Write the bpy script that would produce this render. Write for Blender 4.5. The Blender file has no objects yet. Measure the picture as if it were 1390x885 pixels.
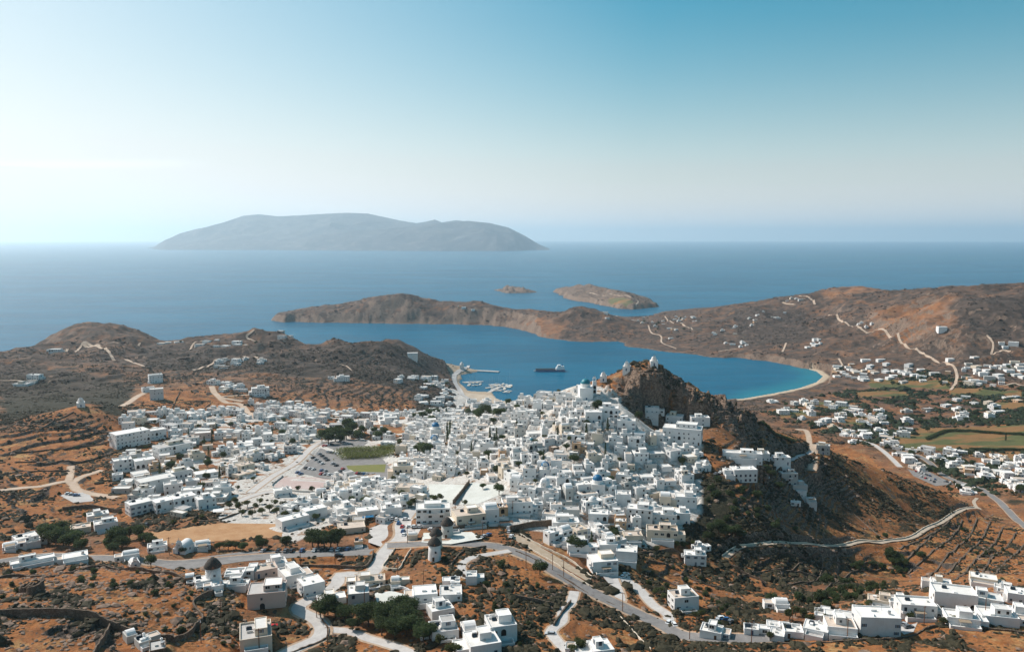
import bpy, bmesh, math, random
import numpy as np
from mathutils import Vector, Matrix
random.seed(11)
rng = np.random.default_rng(11)
R = math.radians
SC = bpy.context.scene
COL = SC.collection

# ------------------------------------------------------------------ camera, sky, sun
F, CX, CY, CAMZ, PITCH = 1070.0, 695.0, 442.5, 260.0, 6.37
cam = bpy.data.cameras.new('camera')
camo = bpy.data.objects.new('camera', cam); COL.objects.link(camo)
cam.sensor_width = 36.0; cam.lens = 36.0 * F / 1390.0
cam.clip_start = 1.0; cam.clip_end = 400000.0
camo.location = (0, 0, CAMZ); camo.rotation_euler = (R(90 - PITCH), 0, 0)
SC.camera = camo

SUN_AZ, SUN_EL = -58.0, 42.0          # degrees; azimuth from +Y towards +X
SKY_FALL, SKY_AZ, SKY_SIDE, SKY_PALE = 8.5, .16, .72, (5.75, 5.85, 5.82, 1)
w = bpy.data.worlds.new('World'); SC.world = w; w.use_nodes = True
nt = w.node_tree; nt.nodes.clear()
sky = nt.nodes.new('ShaderNodeTexSky'); sky.sky_type = 'NISHITA'; sky.sun_disc = False
sky.sun_elevation = R(SUN_EL); sky.sun_rotation = R(SUN_AZ)
sky.altitude = 0; sky.air_density = 1.0; sky.dust_density = 1.6; sky.ozone_density = 1.0
hs = nt.nodes.new('ShaderNodeHueSaturation'); hs.inputs['Hue'].default_value = 0.462
hs.inputs['Saturation'].default_value = 1.95; hs.inputs['Value'].default_value = .60
bg = nt.nodes.new('ShaderNodeBackground'); bg.inputs['Strength'].default_value = 0.12
ou = nt.nodes.new('ShaderNodeOutputWorld')
nt.links.new(sky.outputs[0], hs.inputs['Color'])
def wn(t, **k):
    q = nt.nodes.new(t)
    for a, v in k.items(): setattr(q, a, v)
    return q
def wm(op, a, b=None, c=None):
    q = wn('ShaderNodeMath', operation=op)
    for i, v in enumerate((a, b, c)):
        if v is None: continue
        if hasattr(v, 'links'): nt.links.new(v, q.inputs[i])
        else: q.inputs[i].default_value = v
    return q.outputs[0]
tc = wn('ShaderNodeTexCoord'); sx = wn('ShaderNodeSeparateXYZ'); nt.links.new(tc.outputs['Generated'], sx.inputs[0])
zc = wm('MAXIMUM', sx.outputs[2], 0.0)
low = wm('POWER', wm('SUBTRACT', 1.0, wm('MINIMUM', zc, 1.0)), SKY_FALL)               # pale air low over the sea
side = wm('MULTIPLY', wm('SUBTRACT', SKY_AZ, sx.outputs[0]), SKY_SIDE)                 # paler towards the sun's side
fac = wm('MINIMUM', wm('MAXIMUM', wm('ADD', low, wm('MULTIPLY', wm('MAXIMUM', side, 0.0), wm('SUBTRACT', 1.0, wm('MULTIPLY', zc, .9)))), 0.0), 1.0)
mxs = wn('ShaderNodeMix', data_type='RGBA'); nt.links.new(fac, mxs.inputs[0]); nt.links.new(hs.outputs[0], mxs.inputs[6]); mxs.inputs[7].default_value = SKY_PALE
# one thin streak of cirrus low on the left
el = wm('SUBTRACT', sx.outputs[2], wm('ADD', .078, wm('MULTIPLY', wm('ADD', sx.outputs[0], .5), .055)))
nz = wn('ShaderNodeTexNoise'); nz.inputs['Scale'].default_value = 14; nz.inputs['Detail'].default_value = 6
mp = wn('ShaderNodeMapping'); mp.inputs['Scale'].default_value = (.6, .6, 9); nt.links.new(tc.outputs['Generated'], mp.inputs[0]); nt.links.new(mp.outputs[0], nz.inputs['Vector'])
st_ = wm('MULTIPLY', wm('POWER', 2.718, wm('MULTIPLY', wm('MULTIPLY', el, el), -42000.0)), wm('MINIMUM', wm('MAXIMUM', wm('MULTIPLY', wm('SUBTRACT', -.34, sx.outputs[0]), 9.0), 0.0), 1.0))
st_ = wm('MULTIPLY', st_, wm('MINIMUM', wm('MAXIMUM', wm('MULTIPLY', wm('SUBTRACT', nz.outputs['Fac'], .38), 4.0), 0.0), .6))
mx2 = wn('ShaderNodeMix', data_type='RGBA'); nt.links.new(st_, mx2.inputs[0]); nt.links.new(mxs.outputs[2], mx2.inputs[6]); mx2.inputs[7].default_value = (6.6, 6.8, 6.8, 1)
nt.links.new(mx2.outputs[2], bg.inputs['Color'])
nt.links.new(bg.outputs[0], ou.inputs['Surface'])
sl = bpy.data.lights.new('sun', 'SUN'); sl.energy = 4.2; sl.angle = R(0.53); sl.color = (1.0, 0.95, 0.88)
so = bpy.data.objects.new('sun', sl); COL.objects.link(so)
_d = Vector((math.sin(R(SUN_AZ)) * math.cos(R(SUN_EL)), math.cos(R(SUN_AZ)) * math.cos(R(SUN_EL)), math.sin(R(SUN_EL))))
so.rotation_euler = _d.to_track_quat('Z', 'Y').to_euler(); so.location = (0, 0, 600)
SC.view_settings.view_transform = 'Standard'; SC.view_settings.look = 'None'
SC.view_settings.exposure = 0.46; SC.view_settings.gamma = 1.0; SC.view_settings.use_curve_mapping = False
SC.render.engine = 'CYCLES'
SC.cycles.use_denoising = True
SC.cycles.max_bounces = 4; SC.cycles.diffuse_bounces = 3; SC.cycles.glossy_bounces = 2
SC.cycles.volume_bounces = 1; SC.cycles.transparent_max_bounces = 8

# ------------------------------------------------------------------ rays
cp, sp = math.cos(R(PITCH)), math.sin(R(PITCH))
def ray(px, py):
    a = (px - CX) / F; b = (CY - py) / F
    return a, cp + b * sp, -sp + b * cp          # x, y, z
def at_z(px, py, z):
    x, y, dz = ray(px, py); t = (z - CAMZ) / dz
    return x * t, y * t
def by_y(px, y):
    return (px - CX) / F * y / cp, y
def to_px(x, y, z):
    dz = z - CAMZ; f = y * cp - dz * sp; u = y * sp + dz * cp
    return CX + F * x / f, CY - F * u / f

# ------------------------------------------------------------------ terrain heights
# (px, py, z): ground seen at that pixel of the photo has height z
CTRL = [
 (0,885,130),(50,850,128),(200,880,126),(350,880,116),(20,800,124),(150,800,124),(300,800,118),(0,750,111),(100,760,113),(220,770,114),
 (50,735,106),(0,700,105),(100,720,102),(250,700,103),(350,700,103),(350,750,108),(180,740,107),(430,860,112),(400,830,112),(400,780,111),(400,740,108),
 (480,720,108),(530,720,109),(520,770,111),(590,745,113),(560,820,113),(600,880,115),(660,880,115),(650,800,114),(650,740,113),(700,740,112),
 (760,770,109),(760,880,116),(830,820,106),(830,885,110),(920,855,104),(880,790,100),(930,820,102),(960,885,111),(850,750,105),(940,770,94),
 (1000,850,104),(1060,885,112),(1060,850,104),(1200,885,114),(1390,875,112),(1190,845,105),(1330,800,100),(1260,820,103),(1390,820,101),
 (1050,800,85),(1150,800,84),(1120,770,70),(1200,775,55),(1250,785,66),(1300,760,58),(1390,780,80),(1390,740,45),(1000,745,90),(1100,738,79),(1200,735,62),
 (1320,695,36),(1260,720,50),(1390,700,24),
 (1120,610,90),(1200,640,66),(1290,675,44),(1060,640,99),(1150,690,64),(1150,715,64),(1240,690,50),(1000,700,101),(1000,640,114),(1000,680,106),(1060,700,89),
 (950,640,114),(950,680,106),(920,720,100),
 (800,700,107),(860,700,105),(800,650,118),(860,650,114),(900,640,115),(800,600,130),(870,600,128),(800,560,142),(800,525,151),(850,560,142),
 (888,492,168),(850,507,160),(820,514,154),(908,510,158),(930,524,151),(965,545,141),(1000,567,129),(1030,584,118),(1060,590,109),
 (890,530,151),(890,560,136),(940,560,136),(950,600,125),(1000,600,121),(1000,572,128),(1050,610,106),(1100,600,94),
 (700,549,129),(740,540,138),(770,527,147),(700,600,122),(700,650,116),(700,700,111),(750,700,109),(650,575,100),(650,562,86),(600,600,105),(600,650,108),(600,700,110),(560,720,110),
 (640,700,111),(620,510,6),(640,540,4),(680,545,2),(560,545,34),(600,540,25),(560,567,82),(480,565,70),(480,600,88),(480,630,95),(480,680,104),(430,640,95),(420,610,93),(540,640,99),
 (560,520,40),(520,500,52),(500,460,76),(455,465,70),(430,470,68),(380,455,78),(330,451,80),(250,464,66),(200,464,58),(125,441,84),(95,448,76),(60,466,52),(540,463,70),(560,472,56),(580,482,38),(600,489,26),(620,496,15),(600,500,20),
 (0,492,22),(-80,500,30),(50,530,78),(150,500,78),(150,475,76),(100,470,72),(270,500,70),(350,530,70),(420,530,60),(450,500,60),(350,480,70),(200,530,82),(250,560,86),(110,549,113),(80,560,104),(0,560,104),
 (100,600,100),(0,620,101),(150,640,97),(160,585,98),(300,600,92),(300,560,84),(380,560,80),(200,650,96),(300,650,97),(100,660,99),(-100,560,110),(-100,650,112),(-100,800,126),
 (1050,540,4),(1010,545,4),(1100,560,8),(1250,560,12),(1390,560,20),(1150,590,10),(1390,600,18),(1250,620,13),(1330,640,13),(1390,650,20),(1200,540,12),(1300,520,22),(1390,500,38),(1500,560,30),(1500,700,50),
 (1130,500,12),(1200,490,24),(1150,480,25),(1250,470,50),(1200,450,60),(1300,450,80),(1320,410,128),(1310,392,146),(1280,396,135),(1340,389,150),(1390,388,146),(1500,388,150),(1390,430,105),(1390,470,62),
 (1220,397,112),(1170,399,102),(1130,393,100),(1095,400,84),(1080,404,70),(1050,409,58),(1010,415,52),(1150,430,70),(1100,450,42),(1050,440,44),(1050,480,14),(980,418,50),(950,440,28),(950,470,7),(900,450,17),(900,427,12),(850,458,5),(850,440,9),
 (820,430,30),(790,419,62),(760,432,40),(700,421,44),(720,440,22),(660,418,48),(620,413,56),(600,430,20),(540,403,76),(500,409,60),(500,430,20),(470,412,46),(430,416,36),(395,422,22),
]
# (px, y, z): hidden ground, px only gives the direction
HID = [(900,610,156),(950,610,137),(1000,625,112),(1040,640,100),(888,660,130),(888,760,70),(888,950,20),(1000,660,100),(1000,760,50),(1000,950,10),(800,650,125),(800,760,80),(800,950,25),(700,750,92),(700,950,30),(650,900,50),(650,1050,18),
 (760,1150,5),(900,1150,5),(1080,700,60),(1080,800,20),(1200,760,14),(1300,740,12),(125,1720,30),(330,1620,30),(250,1560,30),(430,1500,35),(500,1540,35),(560,1540,20),(1130,2600,70),(1250,2350,80),(1390,2200,90),
 (1390,2350,20),(540,2700,20),(700,2560,15),(790,2330,30),(620,2600,15),(470,2700,12),(980,2600,15),(1050,2750,15),(600,1300,12),(640,620,112),(-200,1200,70),(-200,1500,20),(1700,1500,60),(1700,2200,60),(1700,900,60),
 (695,60,150),(0,120,150),(1390,120,140),(-400,300,140),(1800,300,110),(1800,500,90),(-400,600,120),(120,1150,76),(300,1350,62),(300,830,74),(450,900,58),(80,780,92)]
pts = [(*at_z(a, b, z), z) for a, b, z in CTRL] + [(*by_y(a, y), z) for a, y, z in HID]
P = np.array(pts)
def lp(x, y): return np.stack([np.arctan2(x, y), np.log(np.hypot(x, y))], -1)
U = lp(P[:, 0], P[:, 1])
def tps(r2): return 0.5 * r2 * np.log(r2 + 1e-12)
n = len(P)
A = np.zeros((n + 3, n + 3))
A[:n, :n] = tps(((U[:, None] - U[None]) ** 2).sum(-1)) + np.eye(n) * 2e-5
A[:n, n] = 1; A[:n, n + 1:] = U; A[n, :n] = 1; A[n + 1:, :n] = U.T
W = np.linalg.solve(A, np.concatenate([P[:, 2], [0, 0, 0]]))

def hash2(i, j, s):
    h = (i.astype(np.int64) * 374761393 + j.astype(np.int64) * 668265263 + s * 974634777) & 0xFFFFFFFF
    h = ((h ^ (h >> 13)) * 1274126177) & 0xFFFFFFFF
    return ((h ^ (h >> 16)) & 0xFFFF) / 65535.0
def vnoise(x, y, s=0):
    i = np.floor(x); j = np.floor(y); fx = x - i; fy = y - j
    fx = fx * fx * (3 - 2 * fx); fy = fy * fy * (3 - 2 * fy)
    a = hash2(i, j, s); b = hash2(i + 1, j, s); c = hash2(i, j + 1, s); d = hash2(i + 1, j + 1, s)
    return (a * (1 - fx) + b * fx) * (1 - fy) + (c * (1 - fx) + d * fx) * fy
def fbm(x, y, o=4, s=0):
    v = 0; a = 0.5; t = 0
    for k in range(o):
        v = v + a * vnoise(x, y, s + k); t += a; a *= 0.5
        x = x * 2.03 + 7.1; y = y * 2.03 + 3.7
    return v / t
def sstep(a, b, x):
    t = np.clip((x - a) / (b - a), 0, 1); return t * t * (3 - 2 * t)

def coast(seq):
    out = []
    for q in seq:
        out.append(at_z(q[0], q[1], 0) if len(q) == 2 else by_y(q[0], q[1]))
    return np.array(out)
MAIN = coast([(-300,1560,0),(-100,1600,0),(0,1640,0),(35,485),(38,478),(60,1800,0),(130,1850,0),(210,1760,0),(260,1680,0),(330,1720,0),(400,1650,0),(460,1630,0),(520,1630,0),(580,1590,0),(630,1560,0),
 (655,503),(640,507),(628,509),(624,514),(630,524),(640,531),(668,533),(672,541),(690,546),(760,1205,0),(850,1200,0),(950,1235,0),
 (1010,541),(1050,534),(1085,527),(1108,519),(1117,511),(1108,504),(1085,498),(1050,491),(1000,486),(960,484),(930,480),(900,477),(862,472),(846,468),(842,463),(800,464),(770,463),(740,459),(725,453),(690,444),(650,441),(600,440),(500,439),(400,437),(385,438),(366,435),
 (372,2560,0),(390,2640,0),(470,2780,0),(540,2820,0),(620,2700,0),(700,2660,0),(760,2600,0),(800,424),(830,428),(850,430),(885,429),(900,423),(940,419),(960,2950,0),(1050,2900,0),(1130,2850,0),(1250,2560,0),(1390,2450,0),(1700,2300,0),(2600,1800,0)])
MAIN = np.concatenate([MAIN, [(4000, -600), (-4000, -600), (-4000, 900)]])
ISLET = coast([(752,396),(762,401),(770,406),(785,409),(800,411),(820,415),(840,419),(860,420),(875,419),(893,416),(888,3150,0),(860,3450,0),(830,3650,0),(800,3780,0),(770,3860,0)])
ROCK = coast([(670,394),(680,396),(690,398),(705,398),(728,397),(726,3850,0),(700,3950,0),(680,3980,0)])
def sdf(poly, x, y):
    d = np.full(x.shape, 1e18); ins = np.zeros(x.shape, bool)
    m = len(poly)
    for k in range(m):
        ax, ay = poly[k]; bx, by = poly[(k + 1) % m]
        ex, ey = bx - ax, by - ay; wx, wy = x - ax, y - ay
        t = np.clip((wx * ex + wy * ey) / (ex * ex + ey * ey + 1e-9), 0, 1)
        d = np.minimum(d, (wx - t * ex) ** 2 + (wy - t * ey) ** 2)
        if ay != by:
            c = ((ay > y) != (by > y)) & (x < (bx - ax) * (y - ay) / (by - ay) + ax); ins ^= c
    d = np.sqrt(d)
    return np.where(ins, d, -d)

NA, NR = 1080, 1300
A0, A1 = R(-44), R(44); L0, L1 = math.log(60.0), math.log(4300.0)
# radial density: most rings between 230 m and 1500 m
tt = np.linspace(0, 1, NR)
def rad_of(t):
    return np.interp(t, [0, 0.05, 0.62, 0.85, 1.0], [math.log(60), math.log(215), math.log(900), math.log(2000), math.log(4300)])
LR = rad_of(tt); AZ = np.linspace(A0, A1, NA)
# base height on a coarse regular log-polar grid, then resampled
ca = np.linspace(A0, A1, 270); cl = np.linspace(L0, L1, 420)
G = np.stack(np.meshgrid(ca, cl, indexing='xy'), -1).reshape(-1, 2)
H0 = np.zeros(len(G))
for s in range(0, len(G), 20000):
    g = G[s:s + 20000]
    H0[s:s + 20000] = tps(((g[:, None] - U[None]) ** 2).sum(-1)) @ W[:n] + W[n] + g @ W[n + 1:]
H0 = H0.reshape(420, 270)
def bil(grid, fa, fl):
    i = np.clip(np.floor(fl).astype(int), 0, grid.shape[0] - 2); j = np.clip(np.floor(fa).astype(int), 0, grid.shape[1] - 2)
    u = np.clip(fl - i, 0, 1); v = np.clip(fa - j, 0, 1)
    return (grid[i, j] * (1 - v) + grid[i, j + 1] * v) * (1 - u) + (grid[i + 1, j] * (1 - v) + grid[i + 1, j + 1] * v) * u
AA, LL = np.meshgrid(AZ, LR, indexing='xy')
RR = np.exp(LL); X = RR * np.sin(AA); Y = RR * np.cos(AA)
Z = bil(H0, (AA - A0) / (A1 - A0) * 269, (LL - L0) / (L1 - L0) * 419)
S = np.maximum(sdf(MAIN, X, Y), np.maximum(sdf(ISLET, X, Y), sdf(ROCK, X, Y)))
IS = sdf(ISLET, X, Y); RS = sdf(ROCK, X, Y)
beach = sdf(coast([(1000,548),(1000,530),(1080,515),(1100,500),(1130,505),(1125,525),(1085,535)]), X, Y) > 0
Sn = S + np.where(beach, 0, (fbm(X / 45, Y / 45, 4, 5) - .5) * 34 * np.clip(RR / 2000, .3, 1))
zl = np.where(IS > -60, 8 + np.clip(IS, 0, 130) * .24 + 10 * fbm(X / 60, Y / 60, 3, 9), Z)
zl = np.where(RS > -60, 2 + np.clip(RS, 0, 40) * .12 + 44 * np.clip(fbm(X / 26, Y / 26, 3, 8) - .40, 0, 1) , zl)
rough = sstep(900, 1500, RR)
zl = zl + (fbm(X / 130, Y / 130, 5, 2) - .5) * 16 * rough * sstep(0, 60, S) * np.clip(zl / 40, .15, 1)
_rg = 1 - np.abs(fbm(X / 150 + 3, Y / 110, 5, 23) * 2 - 1)
zl = zl + (_rg - .75) * 34 * rough * sstep(0, 90, S) * np.clip(zl / 60, .1, 1)
rocky = sdf(coast([(800,0)]), X, Y) if False else None
capc = np.where(beach, 0.5 + np.clip(Sn, 0, 400) * .05, 1.5 + np.clip(Sn, 0, 900) * .95)
port = sdf(coast([(600,500),(660,500),(705,550),(640,560)]), X, Y) > 0
capc = np.where(port, 1.6 + np.clip(Sn, 0, 900) * .3, capc)
zl = np.minimum(np.maximum(zl, 1.0 + np.clip(S, 0, 400) * .02), capc)
Z = np.where(Sn > 0, zl, np.maximum(-25, Sn * .12 - .5))

# sampling of the finished height grid
def grid_idx(x, y):
    a = np.arctan2(x, y); l = np.log(np.maximum(np.hypot(x, y), 1))
    return (a - A0) / (A1 - A0) * (NA - 1), np.interp(l, LR, np.arange(NR))
def hgt(x, y):
    fa, fl = grid_idx(np.asarray(x, float), np.asarray(y, float)); return bil(Z, fa, fl)
STEPS = np.exp(np.linspace(math.log(120), math.log(4200), 2600))
def at(px, py):
    x, y, dz = ray(px, py); k = math.hypot(x, y)
    t = STEPS / k; zz = CAMZ + dz * t; g = hgt(x * t, y * t)
    b = np.nonzero(zz <= np.maximum(g, 0))[0]
    if len(b) == 0: 
        return x * t[-1], y * t[-1], float(max(g[-1], 0))
    i = b[0]; 
    if i == 0: return x * t[0], y * t[0], float(g[0])
    lo, hi = t[i - 1], t[i]
    for _ in range(14):
        m = (lo + hi) / 2
        if CAMZ + dz * m <= max(float(hgt(x * m, y * m)), 0): hi = m
        else: lo = m
    return x * hi, y * hi, max(float(hgt(x * hi, y * hi)), 0)
# ------------------------------------------------------------------ terrain detail, terraces, pads, roads
def wpoly(px):                                    # pixel outline of the photo -> ground outline in metres
    return np.array([at(a, b)[:2] for a, b in px])
def inside(poly, soft=0.0):
    s = np.full(X.shape, -1e9)
    x0, y0 = poly.min(0) - soft - 5; x1, y1 = poly.max(0) + soft + 5
    m = (X > x0) & (X < x1) & (Y > y0) & (Y < y1)
    if m.any(): s[m] = sdf(poly, X[m], Y[m])
    return s
NZ22 = fbm(X / 22, Y / 22, 3, 31) - .5
def zone(px, soft=12, wob=10):
    s = inside(wpoly(px), soft + wob)
    nz = NZ22 * 2 * wob
    return sstep(-soft, soft, s + nz)

ZT = [zone(p, 10, 6) for p in (
    [(0, 575), (90, 565), (150, 575), (160, 610), (130, 660), (95, 690), (0, 720)],
    [(1175, 760), (1240, 735), (1330, 697), (1400, 690), (1400, 775), (1300, 785)],
    [(985, 765), (1100, 748), (1160, 770), (1100, 800), (1000, 790)],
    [(250, 560), (420, 545), (560, 540), (520, 570), (380, 555), (300, 590)],
    [(870, 760), (960, 770), (1010, 850), (930, 800)],
    [(0, 850), (130, 840), (200, 885), (0, 885)], [(180, 500), (330, 500), (560, 520), (600, 530), (420, 560), (250, 530)], [(960, 610), (1080, 620), (1150, 660), (1100, 720), (1000, 700)])]
ZT2 = [zone(p, 25, 15) for p in ([(0, 520), (60, 500), (200, 475), (330, 470), (500, 475), (560, 510), (300, 505), (100, 540)], [(1150, 440), (1300, 420), (1390, 440), (1390, 500), (1250, 500), (1130, 470)], [(900, 430), (1050, 425), (1060, 470), (900, 465)])]
TER2 = np.clip(sum(ZT2), 0, 1) * .8
TER = np.clip(sum(ZT), 0, 1)
near = 1 - sstep(700, 1100, RR)
hillrock = np.clip(zone([(812, 520), (850, 511), (888, 495), (930, 520), (965, 540), (1000, 558), (1035, 582), (1015, 596), (960, 572), (930, 568), (860, 556), (815, 540)], 10, 6), 0, 1)
rockzone = np.clip(zone([(0, 770), (230, 770), (300, 800), (320, 885), (0, 885)], 12, 8), 0, 1)
lump = (fbm(X / 14, Y / 14, 4, 12) - .5)
ridg = 1 - np.abs(fbm(X / 9, Y / 11, 4, 17) * 2 - 1)
offtown = sdf(wpoly([(560, 560), (690, 548), (800, 520), (870, 570), (960, 600), (960, 700), (880, 750), (700, 720), (480, 700), (400, 740), (230, 690), (180, 640), (280, 560), (480, 560)]), X, Y)
offt = sstep(-5, 25, -offtown)
Z = Z + np.where(Sn > 5, lump * 2.6 * offt + (ridg - .55) * 9 * hillrock * sstep(.45, .75, fbm(X / 30, Y / 30, 2, 4) + .15) + (ridg - .6) * 2.0 * rockzone, 0)
big = 1 - np.abs(fbm(X / 34, Y / 30, 4, 91) * 2 - 1)
Z = Z + hillrock * (big - .80) * 30
lz = Z / 7.5 + (fbm(X / 24, Y / 24, 3, 92) - .5) * 2.2; lf = lz - np.floor(lz)
Z = Z + hillrock * .75 * 7.5 * (np.floor(lz) + sstep(.62, .95, lf) - lz)
# crags on the front of the castle hill
crag = vnoise(X / 16, Y / 7, 44)
Z = Z + hillrock * (np.floor(crag * 5) / 5 - crag) * 9
stp = 2.6
zz = Z / stp + (fbm(X / 40, Y / 40, 2, 71) - .5) * 1.2
fr = zz - np.floor(zz)
stair = np.floor(zz) + sstep(0.80, 0.98, fr) + 0.12 * fr - (fbm(X / 40, Y / 40, 2, 71) - .5) * 1.2
Z = Z * (1 - TER * .9) + stair * stp * TER * .9
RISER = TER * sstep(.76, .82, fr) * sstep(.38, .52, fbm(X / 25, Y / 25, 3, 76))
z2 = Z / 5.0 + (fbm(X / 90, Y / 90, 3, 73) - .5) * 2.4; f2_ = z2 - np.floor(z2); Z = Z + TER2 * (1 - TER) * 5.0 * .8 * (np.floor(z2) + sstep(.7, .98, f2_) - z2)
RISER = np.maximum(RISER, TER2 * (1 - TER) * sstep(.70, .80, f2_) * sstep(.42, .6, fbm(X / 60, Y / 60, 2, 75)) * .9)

ROADS = []      # name, resampled world points (n,3), width, material key
def resample(P2, step):
    P2 = np.asarray(P2, float); n = len(P2); out = []
    E = np.concatenate([[2 * P2[0] - P2[1]], P2, [2 * P2[-1] - P2[-2]]])
    for i in range(n - 1):
        p0, p1, p2, p3 = E[i:i + 4]; k = max(2, int(np.linalg.norm(p2[:2] - p1[:2]) / step))
        t = (np.arange(k) / k)[:, None]
        out.append(.5 * (2 * p1 + (p2 - p0) * t + (2 * p0 - 5 * p1 + 4 * p2 - p3) * t * t + (3 * p1 - p0 - 3 * p2 + p3) * t ** 3))
    out.append(P2[-1:]); return np.concatenate(out)
def pad(name, px, mat, off=.06):
    global Z
    wp = wpoly(px); s = inside(wp, 8)
    m = s > 0
    if m.sum() < 4: return None
    q = np.stack([X[m], Y[m], np.ones(m.sum())], -1); c = np.linalg.lstsq(q, Z[m], rcond=None)[0]
    b = sstep(-5, 0.5, s); Z = Z * (1 - b) + (c[0] * X + c[1] * Y + c[2]) * b
    me = [(a[0], a[1], c[0] * a[0] + c[1] * a[1] + c[2] + off) for a in wp]
    PADS.append((name, me, mat)); return me
PADS = []
pad('car_park', [(404, 641), (428, 614), (430, 603), (462, 600), (520, 622), (540, 646), (520, 653), (440, 650)], 'asphalt')
pad('car_park', [(440, 606), (470, 596), (500, 600), (480, 616), (470, 618)], 'asphalt')
pad('sports_court', [(384, 647), (455, 647), (444, 664), (370, 662)], 'court')
pad('school_yard', [(583, 658), (634, 657), (614, 683), (578, 683)], 'plaster_ground')
pad('school_yard', [(640, 656), (692, 659), (680, 672), (648, 684), (624, 684)], 'plaster_ground')
pad('football_field', [(470, 632), (524, 630), (522, 641), (474, 640)], 'turf')
pad('square', [(502, 716), (524, 708), (560, 703), (572, 716), (560, 738), (520, 742), (500, 734)], 'concrete')
pad('road_verge', [(205, 762), (330, 748), (470, 744), (508, 740), (512, 753), (400, 760), (330, 764), (240, 770)], 'asphalt')
pad('square', [(446, 777), (475, 772), (500, 778), (500, 790), (468, 800), (450, 792)], 'concrete')
pad('terrace_floor', [(508, 806), (530, 801), (550, 806), (552, 818), (512, 818)], 'plaster_ground')
pad('dirt_field', [(205, 722), (300, 710), (386, 711), (382, 728), (280, 735), (212, 738)], 'dirt')
pad('yard', [(575, 724), (640, 722), (655, 734), (612, 740), (572, 736)], 'plaster_ground')
pad('pavement', [(688, 728), (706, 728), (780, 770), (803, 786), (795, 796), (766, 776), (716, 745)], 'paving')
pad('yard', [(818, 782), (848, 778), (862, 786), (850, 792), (826, 792)], 'concrete')
pad('yard', [(1215, 852), (1245, 846), (1240, 858), (1215, 864)], 'concrete')
pad('car_park', [(1230, 634), (1262, 640), (1296, 656), (1270, 658), (1240, 646)], 'asphalt')
pad('yard', [(80, 672), (120, 668), (128, 678), (100, 682)], 'concrete')
def road(name, px, width, mat, flat=True, step=3.0):
    global Z
    P2 = resample([at(a, b)[:2] for a, b in px], step)
    z = np.array(hgt(P2[:, 0], P2[:, 1]))
    k = 4 if flat else 1
    zp = np.pad(z, k, mode='edge'); z = np.convolve(zp, np.ones(2 * k + 1) / (2 * k + 1), 'valid')
    if flat:
        x0, y0 = P2.min(0) - width - 9; x1, y1 = P2.max(0) + width + 9
        m = (X > x0) & (X < x1) & (Y > y0) & (Y < y1); xi, yi, zi = X[m], Y[m], Z[m]
        d2 = np.full(len(xi), 1e18); h = zi.copy()
        for i in range(len(P2) - 1):
            ax, ay = P2[i]; ex, ey = P2[i + 1] - P2[i]
            near_ = (np.abs(xi - ax) < width + 12) & (np.abs(yi - ay) < width + 12)
            if not near_.any(): continue
            wx, wy = xi[near_] - ax, yi[near_] - ay
            t = np.clip((wx * ex + wy * ey) / (ex * ex + ey * ey + 1e-9), 0, 1)
            dd = (wx - t * ex) ** 2 + (wy - t * ey) ** 2; hh = z[i] * (1 - t) + z[i + 1] * t
            o = d2[near_]; u = dd < o; o[u] = dd[u]; d2[near_] = o
            q = h[near_]; q[u] = hh[u]; h[near_] = q
        b = 1 - sstep(width / 2 + .8, width / 2 + 5, np.sqrt(d2))
        Z[m] = zi * (1 - b) + h * b
    ROADS.append((name, np.column_stack([P2, z]), width * (1 if flat or mat == 'concrete' else .58), mat, flat))
    return ROADS[-1][1]
RD_MAIN = road('road', [(520, 741), (575, 737), (615, 736), (645, 738), (680, 743), (720, 757), (760, 779), (800, 802), (850, 826), (895, 848), (930, 861), (1000, 866), (1050, 864)], 6.5, 'asphalt')
road('road', [(528, 744), (545, 728), (545, 712), (552, 700), (560, 690)], 7, 'concrete')
road('road', [(532, 738), (520, 752), (513, 765), (505, 777), (486, 784)], 6.5, 'concrete')
RD_BEND = road('road', [(486, 780), (462, 781), (458, 792), (446, 802), (425, 811), (407, 819), (407, 829), (425, 839), (437, 852), (432, 866), (400, 880), (365, 898)], 5.8, 'concrete')
road('road', [(440, 853), (475, 859), (500, 866), (530, 876), (575, 893)], 4.2, 'concrete')
road('road', [(500, 743), (400, 752), (330, 757), (240, 764), (200, 762), (120, 757), (60, 756), (-20, 762)], 6, 'asphalt')
road('path', [(692, 748), (660, 752), (640, 757), (627, 766), (629, 778), (636, 784)], 3.6, 'concrete')
road('road', [(780, 803), (775, 818), (764, 830), (763, 842), (748, 858), (762, 874), (778, 888)], 4.2, 'concrete')
road('road', [(832, 785), (838, 800), (842, 812), (836, 820)], 4.5, 'concrete')
road('road', [(850, 786), (868, 802), (888, 822), (908, 838), (900, 850)], 4.5, 'concrete')
road('road', [(400, 672), (372, 668), (345, 672), (310, 686)], 5, 'concrete')
road('road', [(340, 668), (372, 645), (404, 626), (430, 603), (462, 588)], 5, 'concrete')
road('road', [(404, 652), (450, 655), (520, 656), (560, 655)], 4, 'concrete')
P_PATH = road('path', [(985, 757), (1005, 743), (1040, 738), (1100, 738), (1160, 737), (1200, 735), (1240, 729), (1262, 716), (1290, 701), (1326, 690)], 3.4, 'cobble')
road('path', [(1330, 690), (1322, 682), (1326, 676)], 3, 'cobble')
RD_VAL = road('road', [(1410, 728), (1390, 712), (1365, 690), (1348, 674), (1330, 662), (1305, 655), (1282, 645), (1262, 628), (1240, 616), (1215, 612)], 6, 'asphalt')
road('road', [(1160, 596), (1185, 603), (1205, 617), (1222, 634)], 5.5, 'concrete')
road('road', [(1082, 582), (1098, 595), (1104, 610), (1098, 632)], 5.5, 'dirt_road')
road('path', [(1102, 610), (1082, 620), (1064, 628)], 3.4, 'concrete')
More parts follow.
